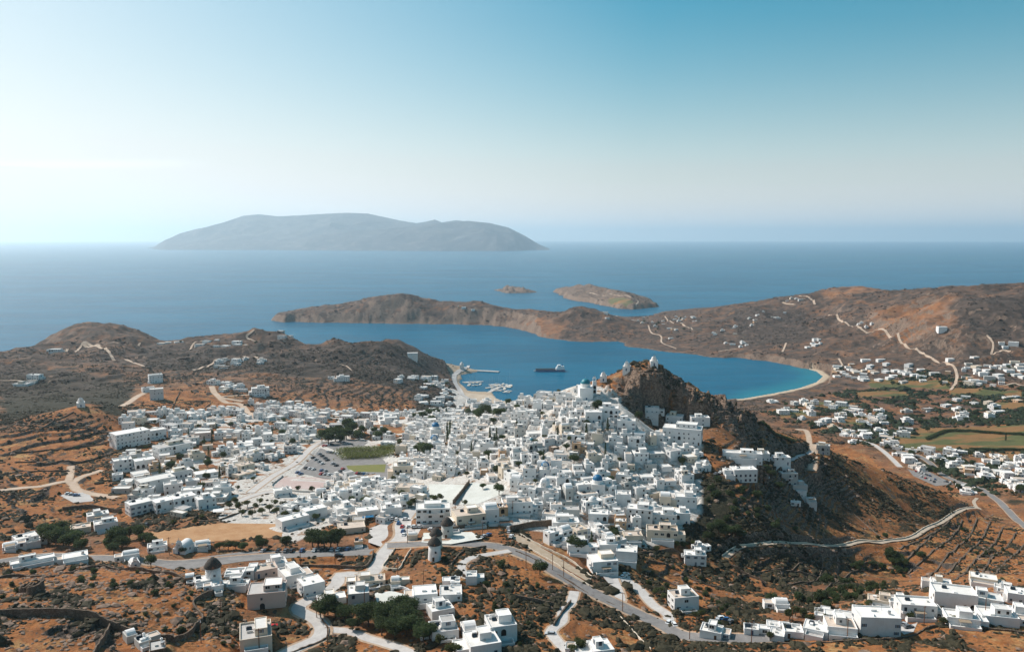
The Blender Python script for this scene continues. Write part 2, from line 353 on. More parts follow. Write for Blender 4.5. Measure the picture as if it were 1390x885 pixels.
road('road', [(0, 664), (50, 660), (92, 654), (104, 663), (118, 669), (158, 675)], 4.6, 'dirt_road')
road('dirt_track', [(92, 654), (95, 646), (96, 632)], 3.5, 'dirt_road')
road('dirt_track', [(98, 655), (112, 645), (138, 638)], 4, 'dirt_road')
road('road', [(165, 551), (182, 541), (195, 534), (205, 530)], 6, 'dirt_road')
road('road', [(287, 524), (292, 534), (306, 546), (330, 552), (345, 566)], 5.5, 'dirt_road')
road('road', [(330, 545), (300, 538), (345, 536)], 4, 'dirt_road')
road('dirt_track', [(112, 465), (135, 472), (150, 482), (172, 489), (195, 498)], 8, 'dirt_road', False)
road('dirt_track', [(90, 478), (112, 467), (150, 466), (190, 466)], 7, 'dirt_road', False)
road('dirt_track', [(262, 503), (290, 493), (318, 486), (350, 487)], 7, 'dirt_road', False)
road('dirt_track', [(345, 448), (335, 458), (352, 464)], 7, 'dirt_road', False)
road('dirt_track', [(258, 475), (262, 468), (275, 463)], 6, 'dirt_road', False)
road('road', [(630, 500), (618, 508), (617, 518), (624, 530), (634, 540), (645, 546)], 9, 'concrete', False)
road('road', [(626, 504), (632, 500), (636, 497)], 6, 'concrete', False)
road('dirt_track', [(455, 492), (465, 496), (478, 504)], 4, 'dirt_road', False)
road('dirt_track', [(1125, 428), (1150, 440), (1170, 448), (1205, 455), (1228, 468), (1250, 480), (1282, 492), (1298, 506), (1297, 522)], 8, 'dirt_road', False)
road('dirt_track', [(1085, 402), (1098, 404), (1106, 414)], 10, 'dirt_road', False)
road('dirt_track', [(1062, 411), (1080, 414)], 9, 'dirt_road', False)
road('dirt_track', [(1340, 455), (1348, 468), (1346, 482), (1360, 476), (1372, 477)], 6, 'dirt_road', False)
road('dirt_track', [(880, 442), (884, 452), (897, 457), (899, 466), (918, 474)], 7, 'dirt_road', False)
road('dirt_track', [(902, 430), (912, 438), (926, 440), (940, 448)], 6, 'dirt_road', False)
road('dirt_track', [(1067, 466), (1062, 478)], 7, 'dirt_road', False)
road('dirt_track', [(1138, 487), (1144, 497)], 6, 'dirt_road', False)
road('dirt_track', [(1296, 522), (1290, 530)], 7, 'dirt_road', False)
road('dirt_track', [(1362, 524), (1378, 521), (1392, 524)], 6, 'dirt_road', False)
road('dirt_track', [(800, 398), (830, 400), (856, 404), (866, 409), (863, 416)], 8, 'dirt_road', False)
road('dirt_track', [(1000, 474), (985, 476), (975, 478)], 7, 'dirt_road', False)
road('dirt_track', [(0, 517), (30, 518)], 5, 'dirt_road', False)

# nothing of the ground may poke through what is laid on it
def press():
    global Z
    for nm, P3, wd, mt, fl in ROADS:
        if not fl: continue
        x0, y0 = P3[:, :2].min(0) - wd; x1, y1 = P3[:, :2].max(0) + wd
        m = (X > x0) & (X < x1) & (Y > y0) & (Y < y1); xi, yi, zi = X[m], Y[m], Z[m]; lim = np.full(len(xi), 1e9)
        for k in range(len(P3)):
            c = (np.abs(xi - P3[k, 0]) < wd) & (np.abs(yi - P3[k, 1]) < wd); c[c] = np.hypot(xi[c] - P3[k, 0], yi[c] - P3[k, 1]) < wd / 2 + 1.6
            lim[c] = np.minimum(lim[c], P3[k, 2])
        Z[m] = np.minimum(zi, lim)
press()
# ---- land cover, kept per vertex as amounts of real ground kinds
one = np.ones_like(X)
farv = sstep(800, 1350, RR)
soil = .62 * one * (1 - farv) + .38 * farv
scrub = .42 * one * (1 - farv) + .62 * farv
def setz(arr, px, v, soft=12, wob=12):
    m = zone(px, soft, wob); return arr * (1 - m) + v * m
DARK = [[(960, 625), (1100, 632), (1180, 650), (1300, 690), (1240, 725), (1100, 733), (1000, 738), (930, 745), (930, 650)],
        [(1030, 780), (1150, 745), (1220, 745), (1240, 790), (1150, 800), (1050, 800)],
        [(815, 520), (850, 511), (888, 495), (930, 520), (965, 540), (1000, 558), (1035, 582), (1000, 600), (930, 580), (850, 545)],
        [(0, 500), (60, 500), (180, 520), (160, 560), (60, 560), (0, 590)],
        [(180, 460), (320, 480), (500, 470), (620, 495), (560, 530), (400, 510), (200, 500)],
        [(1280, 420), (1390, 395), (1390, 470), (1320, 450)], [(1000, 420), (1090, 420), (1100, 460), (1000, 470)],
        [(300, 670), (380, 668), (420, 690), (360, 705), (300, 700)], [(950, 640), (1010, 700), (960, 740), (900, 700)],
        [(560, 530), (620, 540), (640, 570), (570, 560)]]
for k, p in enumerate(DARK): scrub = setz(scrub, p, .56 if k < 3 else .82); soil = setz(soil, p, .75 if k < 3 else .4)
ORANGE = [[(0, 590), (150, 575), (180, 600), (130, 690), (0, 740)], [(100, 665), (170, 690), (100, 720), (0, 700)],
          [(575, 745), (690, 745), (760, 790), (790, 885), (690, 885), (620, 800)], [(350, 756), (500, 748), (500, 765), (360, 770)],
          [(640, 745), (700, 760), (740, 800), (650, 790)], [(1035, 575), (1100, 590), (1180, 620), (1310, 688), (1260, 672), (1120, 630), (1050, 610), (1010, 600)],
          [(1200, 740), (1330, 697), (1390, 720), (1390, 790), (1260, 780)], [(870, 760), (940, 770), (1010, 850), (930, 810)],
          [(900, 860), (1390, 850), (1390, 885), (900, 885)], [(850, 795), (890, 830), (850, 826), (835, 810)], [(385, 840), (420, 845), (410, 870), (370, 870)],
          [(0, 770), (230, 770), (320, 810), (320, 885), (0, 885)], [(420, 560), (560, 545), (560, 562), (430, 572)], [(190, 535), (280, 530), (330, 550), (250, 565), (180, 560)],
          [(800, 860), (880, 855), (880, 885), (800, 885)], [(440, 860), (560, 885), (430, 885)]]
for p in ORANGE: scrub = setz(scrub, p, .46, 8, 8); soil = setz(soil, p, .95, 8, 8)
PALE = [[(1180, 425), (1300, 400), (1290, 440), (1230, 470), (1180, 450)], [(1085, 396), (1200, 395), (1130, 415)], [(700, 440), (770, 440), (750, 462), (700, 450)]]
for p in PALE: scrub = setz(scrub, p, .35, 20, 20); soil = setz(soil, p, .45, 20, 20)
VAL = zone([(1100, 540), (1250, 505), (1410, 525), (1410, 690), (1300, 660), (1130, 590), (1040, 560)], 15, 5)
scrub = scrub * (1 - VAL) + .56 * VAL; soil = soil * (1 - VAL) + .52 * VAL
field = 0 * one
for p in ([(1245, 580), (1400, 575), (1400, 615), (1240, 605)], [(1210, 590), (1320, 585), (1330, 610), (1230, 612)], [(1090, 545), (1160, 548), (1150, 556), (1090, 553)], [(1180, 515), (1290, 515), (1290, 528), (1180, 526)],
          [(1290, 525), (1390, 530), (1390, 540), (1290, 536)], [(1310, 612), (1390, 615), (1390, 626), (1320, 622)], [(1050, 556), (1100, 556), (1110, 566), (1060, 568)], [(1160, 532), (1230, 530), (1235, 538), (1165, 540)], [(1130, 566), (1200, 566), (1190, 576), (1130, 574)], [(1340, 545), (1395, 546), (1395, 556), (1345, 556)]):
    m = zone(p, 4, 3); field = np.maximum(field, m * .85); scrub *= (1 - m * .8)
field = np.maximum(field, zone([(828, 404), (850, 405), (862, 411), (850, 417), (825, 412)], 8, 4) * .9)
sand = np.where(beach, sstep(15, 9, Sn), 0)
sand = np.maximum(sand, np.where(IS > 4, .05, 0))
sand = np.maximum(sand, port * .8)
town = np.clip(sstep(6, -12, -offtown) , 0, 1)
lowq = zone([(0, 545), (180, 552), (290, 548), (425, 548), (610, 545), (612, 600), (560, 645), (535, 610), (470, 592), (440, 597), (400, 622), (360, 648), (325, 672), (300, 700), (240, 712), (0, 700)], 8, 6)
town = town * (1 - lowq * sstep(.44, .52, fbm(X / 18, Y / 18, 3, 57)))
town = np.maximum(town, zone([(610, 525), (690, 540), (690, 560), (620, 560)], 6, 4))
slope = np.hypot(*np.gradient(Z, axis=(0, 1)))
dzr = np.gradient(Z, axis=0) / np.gradient(RR, axis=0); dza = np.gradient(Z, axis=1) / (RR * (A1 - A0) / (NA - 1))
slope = np.hypot(dzr, dza)
rock = np.clip(np.maximum(sstep(.55, 1.0, slope) * (1 - town), np.maximum(hillrock * .55, rockzone * .25)), 0, 1)
rock = np.maximum(rock, sstep(26, 6, Sn) * (1 - sand) * .5 * sstep(900, 1200, RR))
rock = np.maximum(rock, np.where(IS > -40, .5, 0))
rock = np.maximum(rock, np.where(RS > -40, .6, 0)); scrub = np.where(RS > -40, .9, scrub)

def node_mesh(name, V, faces_quads, mat, smooth=True):
    me = bpy.data.meshes.new(name)
    nv, nf = len(V), len(faces_quads); k = faces_quads.shape[1]
    me.vertices.add(nv); me.vertices.foreach_set('co', np.ascontiguousarray(V, dtype=np.float32).ravel())
    me.loops.add(nf * k); me.loops.foreach_set('vertex_index', np.ascontiguousarray(faces_quads, dtype=np.int32).ravel())
    me.polygons.add(nf); me.polygons.foreach_set('loop_start', np.arange(0, nf * k, k, dtype=np.int32))
    try: me.polygons.foreach_set('loop_total', np.full(nf, k, dtype=np.int32))
    except Exception: pass
    me.polygons.foreach_set('use_smooth', np.full(nf, smooth))
    me.update(calc_edges=True)
    if mat: me.materials.append(mat)
    return me
def link(name, me, parent=None, loc=None):
    o = bpy.data.objects.new(name, me); COL.objects.link(o)
    if parent is not None: o.parent = parent
    if loc is not None: o.location = loc
    return o
def struct(o): o['kind'] = 'structure'; return o
def tag(o, label, cat, group=None):
    o['label'] = label; o['category'] = cat
    if group: o['group'] = group
    return o
# ------------------------------------------------------------------ where every building stands
HOUSES = []     # placed footprints: x, y, half-diagonal-ish w, d, rot
THINGS = []     # (object, description, category, group, landmark wanted)
def rect_hit(x, y, w_, d_, rot, gap=.5):
    if not HOUSES: return False
    H = HARR[:HN[0]]; dx = H[:, 0] - x; dy = H[:, 1] - y
    nr = np.nonzero(dx * dx + dy * dy < ((w_ + H[:, 2]) * .71 + (d_ + H[:, 3]) * .4) ** 2)[0]
    for k in nr:
        hx, hy, hw, hd, hr = H[k]; sep = False
        for ang in (rot, rot + math.pi / 2, hr, hr + math.pi / 2):
            ux, uy = math.cos(ang), math.sin(ang); D_ = abs((hx - x) * ux + (hy - y) * uy)
            ra_ = abs(math.cos(rot - ang)) * w_ / 2 + abs(math.sin(rot - ang)) * d_ / 2; rb_ = abs(math.cos(hr - ang)) * hw / 2 + abs(math.sin(hr - ang)) * hd / 2
            if D_ > ra_ + rb_ + gap: sep = True; break
        if not sep: return True
    return False
HARR = np.zeros((4000, 5)); HN = [0]
def add_rect(x, y, w_, d_, rot):
    HARR[HN[0]] = (x, y, w_, d_, rot); HN[0] += 1; HOUSES.append(1)
def foot(x, y, w_, d_, rot):
    c, s_ = math.cos(rot), math.sin(rot)
    p = [(x + c * a * w_ / 2 - s_ * b * d_ / 2, y + s_ * a * w_ / 2 + c * b * d_ / 2) for a in (-1, 0, 1) for b in (-1, 0, 1)]
    z = hgt([q[0] for q in p], [q[1] for q in p]); return float(z.min()), float(z.max()), z
def mpx(px, py): x, y, z = at(px, py); return x, y, z, (y * cp - (z - CAMZ) * sp) / F     # metres per photo pixel there
def manual(px, py, wpx, hpx, dm, rot=0, col='white', roof='roofw', **k):
    x, y, z, m = mpx(px, py); w_ = .95 * wpx * m / max(.5, math.cos(R(rot))) ; h_ = hpx * m * (.80 if px > 1035 and py > 790 else .90); ra = R(rot) + math.atan2(-x, y)
    # the pixel names the foot of the front wall: step back by half the depth
    bx, by_ = x - math.sin(ra) * dm / 2 * 1, y + math.cos(ra) * dm / 2
    add_rect(bx, by_, w_, dm, ra)
    return dict(zf=z, x=bx, y=by_, w_=w_, d_=dm, h_=max(2.6, h_), rot=ra, col=col, roof=roof, **k)
SPEC = []
def mm(*a, **k): SPEC.append(dict(manual(*a, **k), keep=True))
for a in [
 (1195,864,52,34,10,22), (1247,841,46,26,9,20), (1297,826,54,27,10,14), (1335,797,34,16,7,6,'cream'), (1308,852,42,17,8,16), (1358,850,46,17,9,20), (1340,822,40,12,8,10), (1384,820,30,18,8,12), (1362,806,24,9,5,0),
 (1143,866,40,19,9,12,'white','roofc'), (1106,866,34,15,8,-6), (1078,866,26,13,7,10), (1054,871,20,12,6,-5), (1152,848,34,12,7,8), (1062,829,20,12,6,15), (1118,842,26,8,6,0,'grey','roofg'), (1196,826,34,9,6,5,'cream','roofc'), (1222,826,26,12,7,18), (1278,800,26,12,6,8), (1174,838,26,11,6,14), (1390,846,28,15,8,15),
 (932,829,34,22,8,24,'white','roofc'), (944,768,30,17,7,6), (964,868,30,13,7,-8), (1020,862,20,8,5,5), (1050,858,18,8,5,5), (952,750,16,9,5,30),
 (899,736,44,19,8,4,'cream','roofc'), (860,738,26,13,7,10,'cream','roofc'), (822,778,36,19,10,18), (850,764,30,18,9,-2), (826,752,26,15,8,10), (785,752,30,14,8,6), (770,742,16,9,5,0),
 (902,714,34,18,8,6), (926,712,22,18,8,6), (868,712,36,24,9,-4), (846,690,22,22,8,2), (768,722,38,15,8,4), (775,703,24,13,7,2,'grey','roofg'), (812,714,28,19,8,0), (837,709,22,13,7,4), (842,722,17,17,6,0,'ochre','roofw'),
 (588,712,48,25,10,0), (703,699,42,20,9,8,'white','roofc'), (683,704,14,18,7,10,'ochre','roofc'), (668,712,20,24,8,14), (640,716,42,20,11,16,'cream','roofc'), (612,722,22,8,5,10,'stone','roofc'),
 (931,690,30,18,8,4), (903,688,16,16,7,2,'cream'), (925,603,54,24,12,-6), (915,577,24,14,8,-8), (951,579,26,14,8,12), (885,562,20,10,6,0), (826,568,28,16,9,0), (850,585,26,16,8,0), (806,575,24,18,8,6), (893,600,18,11,6,0), (868,600,16,13,7,0),
 (1008,630,54,17,8,6), (1036,626,18,12,8,10), (1012,655,32,20,9,20), (990,645,14,8,5,15), (1062,640,22,12,7,20), (1072,655,22,13,7,22,'grey'), (1086,668,20,11,6,24,'grey'), (1101,686,13,10,5,10), (1080,687,14,5,4,0), (1117,617,18,14,8,0,'grey'), (1052,630,14,8,5,0),
 (362,826,52,25,11,-6,'pink','roofg'), (427,809,30,20,9,18), (402,795,28,18,11,18), (362,785,32,12,8,10,'pink','roofc'), (378,775,26,12,7,10), (348,884,44,22,13,0,'cream','roofg'),
 (487,824,30,22,9,0,'grey'), (503,797,42,10,7,0,'cream','roofc'), (537,797,14,7,5,0,'cream','roofc'), (445,825,26,7,8,6), (578,820,34,16,9,4), (612,816,32,11,9,0), (602,840,32,15,8,18), (640,794,16,14,6,0), (618,798,14,9,6,0), (605,868,38,14,9,10,'white','roofg'), (684,873,38,28,10,14), (660,893,44,22,11,16), (640,868,20,14,8,12), (792,893,24,12,7,0), (820,896,30,16,8,20),
 (38,744,28,17,8,12), (14,748,18,7,6,0), (45,768,55,7,5,2), (103,765,32,11,7,0), (145,722,30,14,8,4), (134,708,28,11,7,4), (110,724,26,9,8,0,'cream','roofc'), (178,762,22,11,6,0), (193,698,30,18,9,18), (228,694,30,17,10,20), (252,690,30,18,9,18), (282,690,24,16,8,16), (216,668,46,20,12,18), (246,655,30,18,9,16), (214,749,26,9,6,0), (275,747,22,8,6,0),
 (168,640,24,18,9,8), (198,640,26,18,9,10), (160,652,14,9,6,0), (182,606,44,22,14,22), (213,596,26,14,9,18), (240,620,44,18,13,24,'white','roofg'), (275,598,22,12,8,-4,'pink','roofw'), (212,520,18,13,9,8), (213,543,18,17,9,0), (202,532,16,7,6,12), (354,538,24,13,9,4), (466,518,18,8,8,4), (560,487,15,6,8,0), (450,515,10,4,5,0),
 (276,797,20,10,6,8), (296,803,16,10,5,4), (322,801,30,7,5,-12), (318,785,26,8,6,-10), (345,783,30,8,6,-8), (258,792,14,7,5,0,'stone','roofc'), (180,872,14,8,5,15,'grey'), (198,880,16,9,5,18,'grey'), (215,893,22,14,7,0,'stone','roofg'),
 (402,716,38,15,8,26), (430,703,30,14,8,24), (470,700,24,13,8,20), (500,704,30,13,8,10), (532,702,28,15,8,6), (478,724,38,9,9,4,'cream','roofc'), (452,690,26,12,8,20), (385,674,24,11,6,10), (500,665,30,14,8,10), (528,668,26,14,8,4), (556,672,36,12,9,-10,'cream','roofc'), (548,648,30,18,10,2,'cream'), (515,662,20,12,7,6), (545,690,18,12,6,0), (560,733,14,5,4,0,'cream'), (487,742,12,6,4,0,'ochre','roofc'),
]: mm(*a[:6], **dict(zip(('col', 'roof'), a[6:])))
# roads and paved places keep houses off
for nm, P3, wd_, mt, fl in ROADS:
    for k in range(0, len(P3), 2): add_rect(P3[k, 0], P3[k, 1], wd_ + 1.5, wd_ + 1.5, 0)
def in_poly(poly, x, y): return float(sdf(poly, np.array([x]), np.array([y]))[0]) > 0
PADW = [np.array([(p[0], p[1]) for p in q[1]]) for q in PADS]
def zfill(px, n_try, wr, dr, pst, spacing, group, rotj=.25, colors=None, cat='house', name='town_house', nmax=999, baserot=None, edge=7.0):
    poly = wpoly(px); lo = poly.min(0); hi = poly.max(0); n_ = 0
    rr_ = random.Random(len(SPEC) + n_try); q = np.array([(rr_.uniform(lo[0], hi[0]), rr_.uniform(lo[1], hi[1])) for _ in range(n_try)])
    ok = sdf(poly, q[:, 0], q[:, 1]) > 1
    for pw in PADW: ok &= sdf(pw, q[:, 0], q[:, 1]) < 4
    zq = hgt(q[:, 0], q[:, 1]); ok &= zq > 1.2
    for (x, y), g_ in zip(q, ok):
        if not g_ or n_ >= nmax: continue
        if rr_.random() > .12 + float(sdf(poly, np.array([x]), np.array([y]))[0]) / edge: continue
        e = 4.0; gx = float(hgt(x + e, y) - hgt(x - e, y)); gy = float(hgt(x, y + e) - hgt(x, y - e)); 
        sl_ = math.hypot(gx, gy) / (2 * e)
        if sl_ > 1.0: continue
        ang = (fbm(np.array([x / 70]), np.array([y / 70]), 2, 77)[0] - .5) * 2.4 if baserot is None else baserot
        if sl_ > .1: ang = .5 * ang + .5 * math.remainder(math.atan2(gx, -gy) if True else 0, math.pi / 2)
        rot = ang + rr_.uniform(-rotj, rotj) * .5; w_ = rr_.uniform(*wr); d_ = rr_.uniform(*dr)
        big = rect_hit(x, y, w_ + spacing, d_ + spacing, rot, 0)
        if big:
            w_ *= .72; d_ *= .72
            if w_ < 4 or rect_hit(x, y, w_ + spacing * .6, d_ + spacing * .6, rot, 0): continue
        add_rect(x, y, w_, d_, rot)
        st_ = 3.1 if (rr_.random() > pst or (cat == 'villa' and y > 1300)) else 6.1
        if cat == 'villa' and y > 1700: w_ *= .8; d_ *= .8; st_ = 2.8
        c = rr_.random(); cols = colors or (('white', .82), ('cream', .90), ('ochre', .925), ('grey', .985), ('stone', 1.01))
        col = next(a for a, b in cols if c < b); rf = rr_.choice(('roofw', 'roofw', 'roofw', 'roofw', 'roofc', 'roofc', 'roofw', 'roofg') if col == 'white' else ('roofc', 'roofw', 'roofg'))
        SPEC.append(dict(x=x, y=y, w_=w_, d_=d_, h_=st_ + rr_.uniform(-.2, .5), rot=rot, col=col, roof=rf, group=group, cat=cat, name=name)); n_ += 1
    return n_
# ground kept free for trees and for a few empty plots between the houses
TOWN_TREES = []
for px_, n_, sd_, sz_ in (([(575,570),(640,560),(700,552),(800,540),(850,585),(940,612),(930,690),(870,728),(800,755),(745,725),(600,655)], 62, 1, 5.0), ([(185,565),(290,562),(420,560),(425,595),(360,645),(300,690),(240,695),(170,670)], 52, 2, 7.0), ([(470,655),(560,655),(575,690),(500,708),(400,712),(440,672)], 16, 3, 5.0)):
    pw_ = wpoly(px_); q_ = np.random.default_rng(sd_ + 70).uniform(pw_.min(0), pw_.max(0), (n_ * 5, 2)); q_ = q_[sdf(pw_, q_[:, 0], q_[:, 1]) > 2][:n_]
    for x_, y_ in q_:
        if not rect_hit(x_, y_, 5, 5, 0, 0): add_rect(x_, y_, sz_, sz_, .5); TOWN_TREES.append((x_, y_))
pw_ = wpoly([(175,560),(420,555),(425,598),(360,645),(300,692),(170,685)]); q_ = np.random.default_rng(99).uniform(pw_.min(0), pw_.max(0), (90, 2))
for x_, y_ in q_[sdf(pw_, q_[:, 0], q_[:, 1]) > 2][:26]: add_rect(x_, y_, 13, 9, x_ % 1)
T1 = 'white houses packed in the old town'; T2 = 'houses in the lower quarter beyond the car park'; T3 = 'villas scattered in the valley and on the far hills'
nA = zfill([(565,566),(610,556),(650,578),(690,550),(740,540),(785,528),(812,552),(830,575),(890,592),(950,604),(958,640),(945,690),(890,700),(862,735),(800,765),(745,735),(735,702),(692,690),(694,655),(560,652),(562,600)], 26000, (4.6, 12.0), (4.2, 8.2), .42, .3, T1)
nB = zfill([(165,556),(250,562),(300,560),(335,549),(425,552),(440,575),(425,600),(395,622),(360,645),(325,668),(300,690),(240,702),(165,695),(150,650),(172,610)], 8000, (6, 15), (5.5, 9.5), .5, 3.4, T2, edge=30)
nC = zfill([(420,560),(565,560),(565,600),(545,640),(515,600),(470,592),(430,590)], 1600, (6.5, 13), (6, 8.5), .5, 2.2, T2, nmax=52)
nD = zfill([(455,648),(560,650),(580,690),(560,702),(500,712),(385,716),(380,700),(440,668)], 2500, (6, 11), (5, 8), .4, 1.2, T1)
V_ = dict(cat='villa', name='villa')
nE = zfill([(555,520),(600,515),(620,540),(690,547),(690,556),(600,560),(560,556)], 900, (8, 16), (7, 10), .4, 4, T3, nmax=36, **V_)
zfill([(560,566),(612,566),(600,600),(562,640),(540,650),(548,600)], 900, (6, 11), (5, 8), .5, 1.5, T1, nmax=30)
nF = sum(zfill(p, n_, (9, 17), (7, 11), .3, sp_, T3, nmax=mx, **V_) for p, n_, sp_, mx in (
 ([(1130,497),(1200,482),(1260,500),(1290,520),(1180,520),(1130,515)], 1800, 4, 44), ([(1040,545),(1110,548),(1250,560),(1230,590),(1150,595),(1070,575)], 1700, 5, 42),
 ([(1280,505),(1390,488),(1395,520),(1300,525)], 1400, 4, 34), ([(1240,540),(1390,535),(1390,570),(1240,575)], 700, 8, 16), ([(1190,605),(1260,612),(1300,640),(1240,640),(1200,625)], 700, 4, 12),
 ([(1280,612),(1395,622),(1395,680),(1350,655),(1300,645)], 1500, 4, 34), ([(1290,645),(1340,655),(1330,690),(1300,672)], 300, 4, 5), ([(1120,575),(1230,590),(1210,612),(1150,600)], 500, 6, 10), ([(850,432),(940,425),(960,440),(930,462),(880,455)], 900, 7, 26),
 ([(960,452),(1010,440),(1020,470),(980,478)], 500, 5, 12), ([(1100,462),(1120,458),(1112,470),(1095,473)], 160, 4, 6), ([(1060,406),(1095,402),(1100,412),(1070,414)], 160, 8, 6), ([(1160,440),(1185,440),(1185,448),(1160,448)], 100, 6, 4),
 ([(1340,462),(1380,462),(1375,474),(1345,474)], 200, 5, 6), ([(60,470),(90,470),(90,480),(60,480)], 160, 6, 4), ([(200,463),(260,463),(330,462),(350,470),(260,476)], 400, 8, 12), ([(285,492),(360,485),(360,498),(290,502)], 300, 8, 9), ([(280,520),(345,522),(345,534),(290,532)], 300, 6, 7),
 ([(365,452),(410,458),(405,466),(365,462)], 160, 6, 7), ([(620,417),(665,418),(660,422),(625,421)], 200, 14, 4), ([(805,424),(850,428),(840,438),(810,434)], 200, 6, 8), ([(25,512),(60,514),(50,528),(25,526)], 100, 5, 4), ([(530,512),(620,512),(620,522),(540,524)], 300, 8, 12), ([(1000,425),(1090,418),(1090,440),(1010,445)], 300, 12, 10), ([(1260,420),(1390,520),(1390,530),(1290,520)], 200, 10, 5)))
print('HOUSES', nA, nB, nC, nD, nE, nF, len(SPEC))
# largest in view become objects of their own; past 300 of the town's houses the smallest are one mass
for q in SPEC: q['px'] = q['w_'] * q['h_'] / (q['x'] ** 2 + q['y'] ** 2)
tw = sorted([q for q in SPEC if q.get('cat', 'house') == 'house'], key=lambda q: (not q.get('keep'), -q['px'])); TOWN, REST = tw[:300], tw[300:]
VILLAS = sorted([q for q in SPEC if q.get('cat') == 'villa'], key=lambda q: -q['px']); REST += VILLAS[295:]; VILLAS = VILLAS[:295]

def level_rect(x, y, w_, d_, rot, z):                     # each house is cut into the slope on its own level
    r_ = math.hypot(w_, d_) / 2 + 5; R0 = math.hypot(x, y); a0 = math.atan2(x, y)
    i0 = int(np.interp(math.log(R0 - r_), LR, np.arange(NR))); i1 = int(np.interp(math.log(R0 + r_), LR, np.arange(NR))) + 2
    j0 = max(0, int((a0 - r_ / R0 - A0) / (A1 - A0) * (NA - 1))); j1 = int((a0 + r_ / R0 - A0) / (A1 - A0) * (NA - 1)) + 2
    sx, sy = X[i0:i1, j0:j1] - x, Y[i0:i1, j0:j1] - y; c, s_ = math.cos(rot), math.sin(rot)
    u = np.maximum(np.abs(sx * c + sy * s_) - w_ / 2, np.abs(-sx * s_ + sy * c) - d_ / 2); b = 1 - sstep(.6, 3.5, u); Z[i0:i1, j0:j1] = Z[i0:i1, j0:j1] * (1 - b) + z * b
for q in SPEC:
    z = q.pop('zf', None)
    if z is None:
        f = foot(q['x'], q['y'], q['w_'], q['d_'], q['rot'])[2]; z = float(f.mean() * .7 + f.min() * .3)
    if math.hypot(q['x'], q['y']) < 1250: level_rect(q['x'], q['y'], q['w_'], q['d_'], q['rot'], z)
press()
# ------------------------------------------------------------------ materials
class M_:
    def __init__(s, name, rough=.9, spec=.3):
        s.m = bpy.data.materials.new(name); s.m.use_nodes = True; s.n = s.m.node_tree.nodes; s.l = s.m.node_tree.links
        s.b = s.n['Principled BSDF']; s.b.inputs['Roughness'].default_value = rough; s.b.inputs['Specular IOR Level'].default_value = spec
    def new(s, t, **k):
        q = s.n.new(t)
        for a, v in k.items(): setattr(q, a, v)
        return q
    def pos(s, obj=False):
        if obj: return s.new('ShaderNodeTexCoord').outputs['Object']
        return s.new('ShaderNodeNewGeometry').outputs['Position']
    def noise(s, scale, detail=4, rough=.6, vec=None, stretch=None):
        v = vec or s.pos()
        if stretch:
            mp = s.new('ShaderNodeMapping'); mp.inputs['Scale'].default_value = stretch; s.l.new(v, mp.inputs[0]); v = mp.outputs[0]
        q = s.new('ShaderNodeTexNoise'); q.inputs['Scale'].default_value = scale; q.inputs['Detail'].default_value = detail; q.inputs['Roughness'].default_value = rough
        s.l.new(v, q.inputs['Vector']); return q.outputs['Fac']
    def ramp(s, fac, stops, interp='LINEAR'):
        q = s.new('ShaderNodeValToRGB'); q.color_ramp.interpolation = interp; e = q.color_ramp.elements
        while len(e) < len(stops): e.new(.5)
        for el, (p, c) in zip(e, stops): el.position = p; el.color = (*c, 1) if len(c) == 3 else c
        s.l.new(fac, q.inputs[0]); return q.outputs[0]
    def mix(s, fac, a, b, mode='MIX'):
        q = s.new('ShaderNodeMix', data_type='RGBA', blend_type=mode)
        for i, v in ((0, fac), (6, a), (7, b)):
            if hasattr(v, 'links'): s.l.new(v, q.inputs[i])
            else: q.inputs[i].default_value = v if i == 0 else (*v, 1)
        return q.outputs[2]
    def math(s, op, a, b=None, c=None):
        q = s.new('ShaderNodeMath', operation=op)
        for i, v in enumerate((a, b, c)):
            if v is None: continue
            if hasattr(v, 'links'): s.l.new(v, q.inputs[i])
            else: q.inputs[i].default_value = v
        return q.outputs[0]
    def mr(s, v, a, b, c=0., d=1.):
        q = s.new('ShaderNodeMapRange'); q.clamp = True
        for i, k in enumerate((v, a, b, c, d)):
            if hasattr(k, 'links'): s.l.new(k, q.inputs[i])
            else: q.inputs[i].default_value = k
        return q.outputs[0]
    def color(s, c): 
        if hasattr(c, 'links'): s.l.new(c, s.b.inputs['Base Color'])
        else: s.b.inputs['Base Color'].default_value = (*c, 1)
        return s
    def bump(s, h, strength=.5, dist=.2):
        q = s.new('ShaderNodeBump'); q.inputs['Strength'].default_value = strength; q.inputs['Distance'].default_value = dist
        s.l.new(h, q.inputs['Height']); s.l.new(q.outputs[0], s.b.inputs['Normal']); return s
def simple(name, c, rough=.85, var=.25, scale=1.5, spec=.3, c2=None, metal=0, perobj=0):
    m = M_(name, rough, spec); f = m.noise(scale, 5, .65)
    d = c2 or tuple(v * (1 - var) for v in c)
    col = m.mix(m.mr(f, .35, .65), c, d)
    if perobj:
        r = m.new('ShaderNodeObjectInfo').outputs['Random']
        h = m.new('ShaderNodeHueSaturation'); m.l.new(col, h.inputs['Color']); m.l.new(m.mr(r, 0, 1, 1 - perobj, 1 + perobj), h.inputs['Value'])
        m.l.new(m.mr(m.math('FRACT', m.math('MULTIPLY', r, 7.3)), 0, 1, .5 - perobj * .06, .5 + perobj * .06), h.inputs['Hue']); col = h.outputs[0]
    m.color(col); m.b.inputs['Metallic'].default_value = metal
    return m.m
MAT = {}
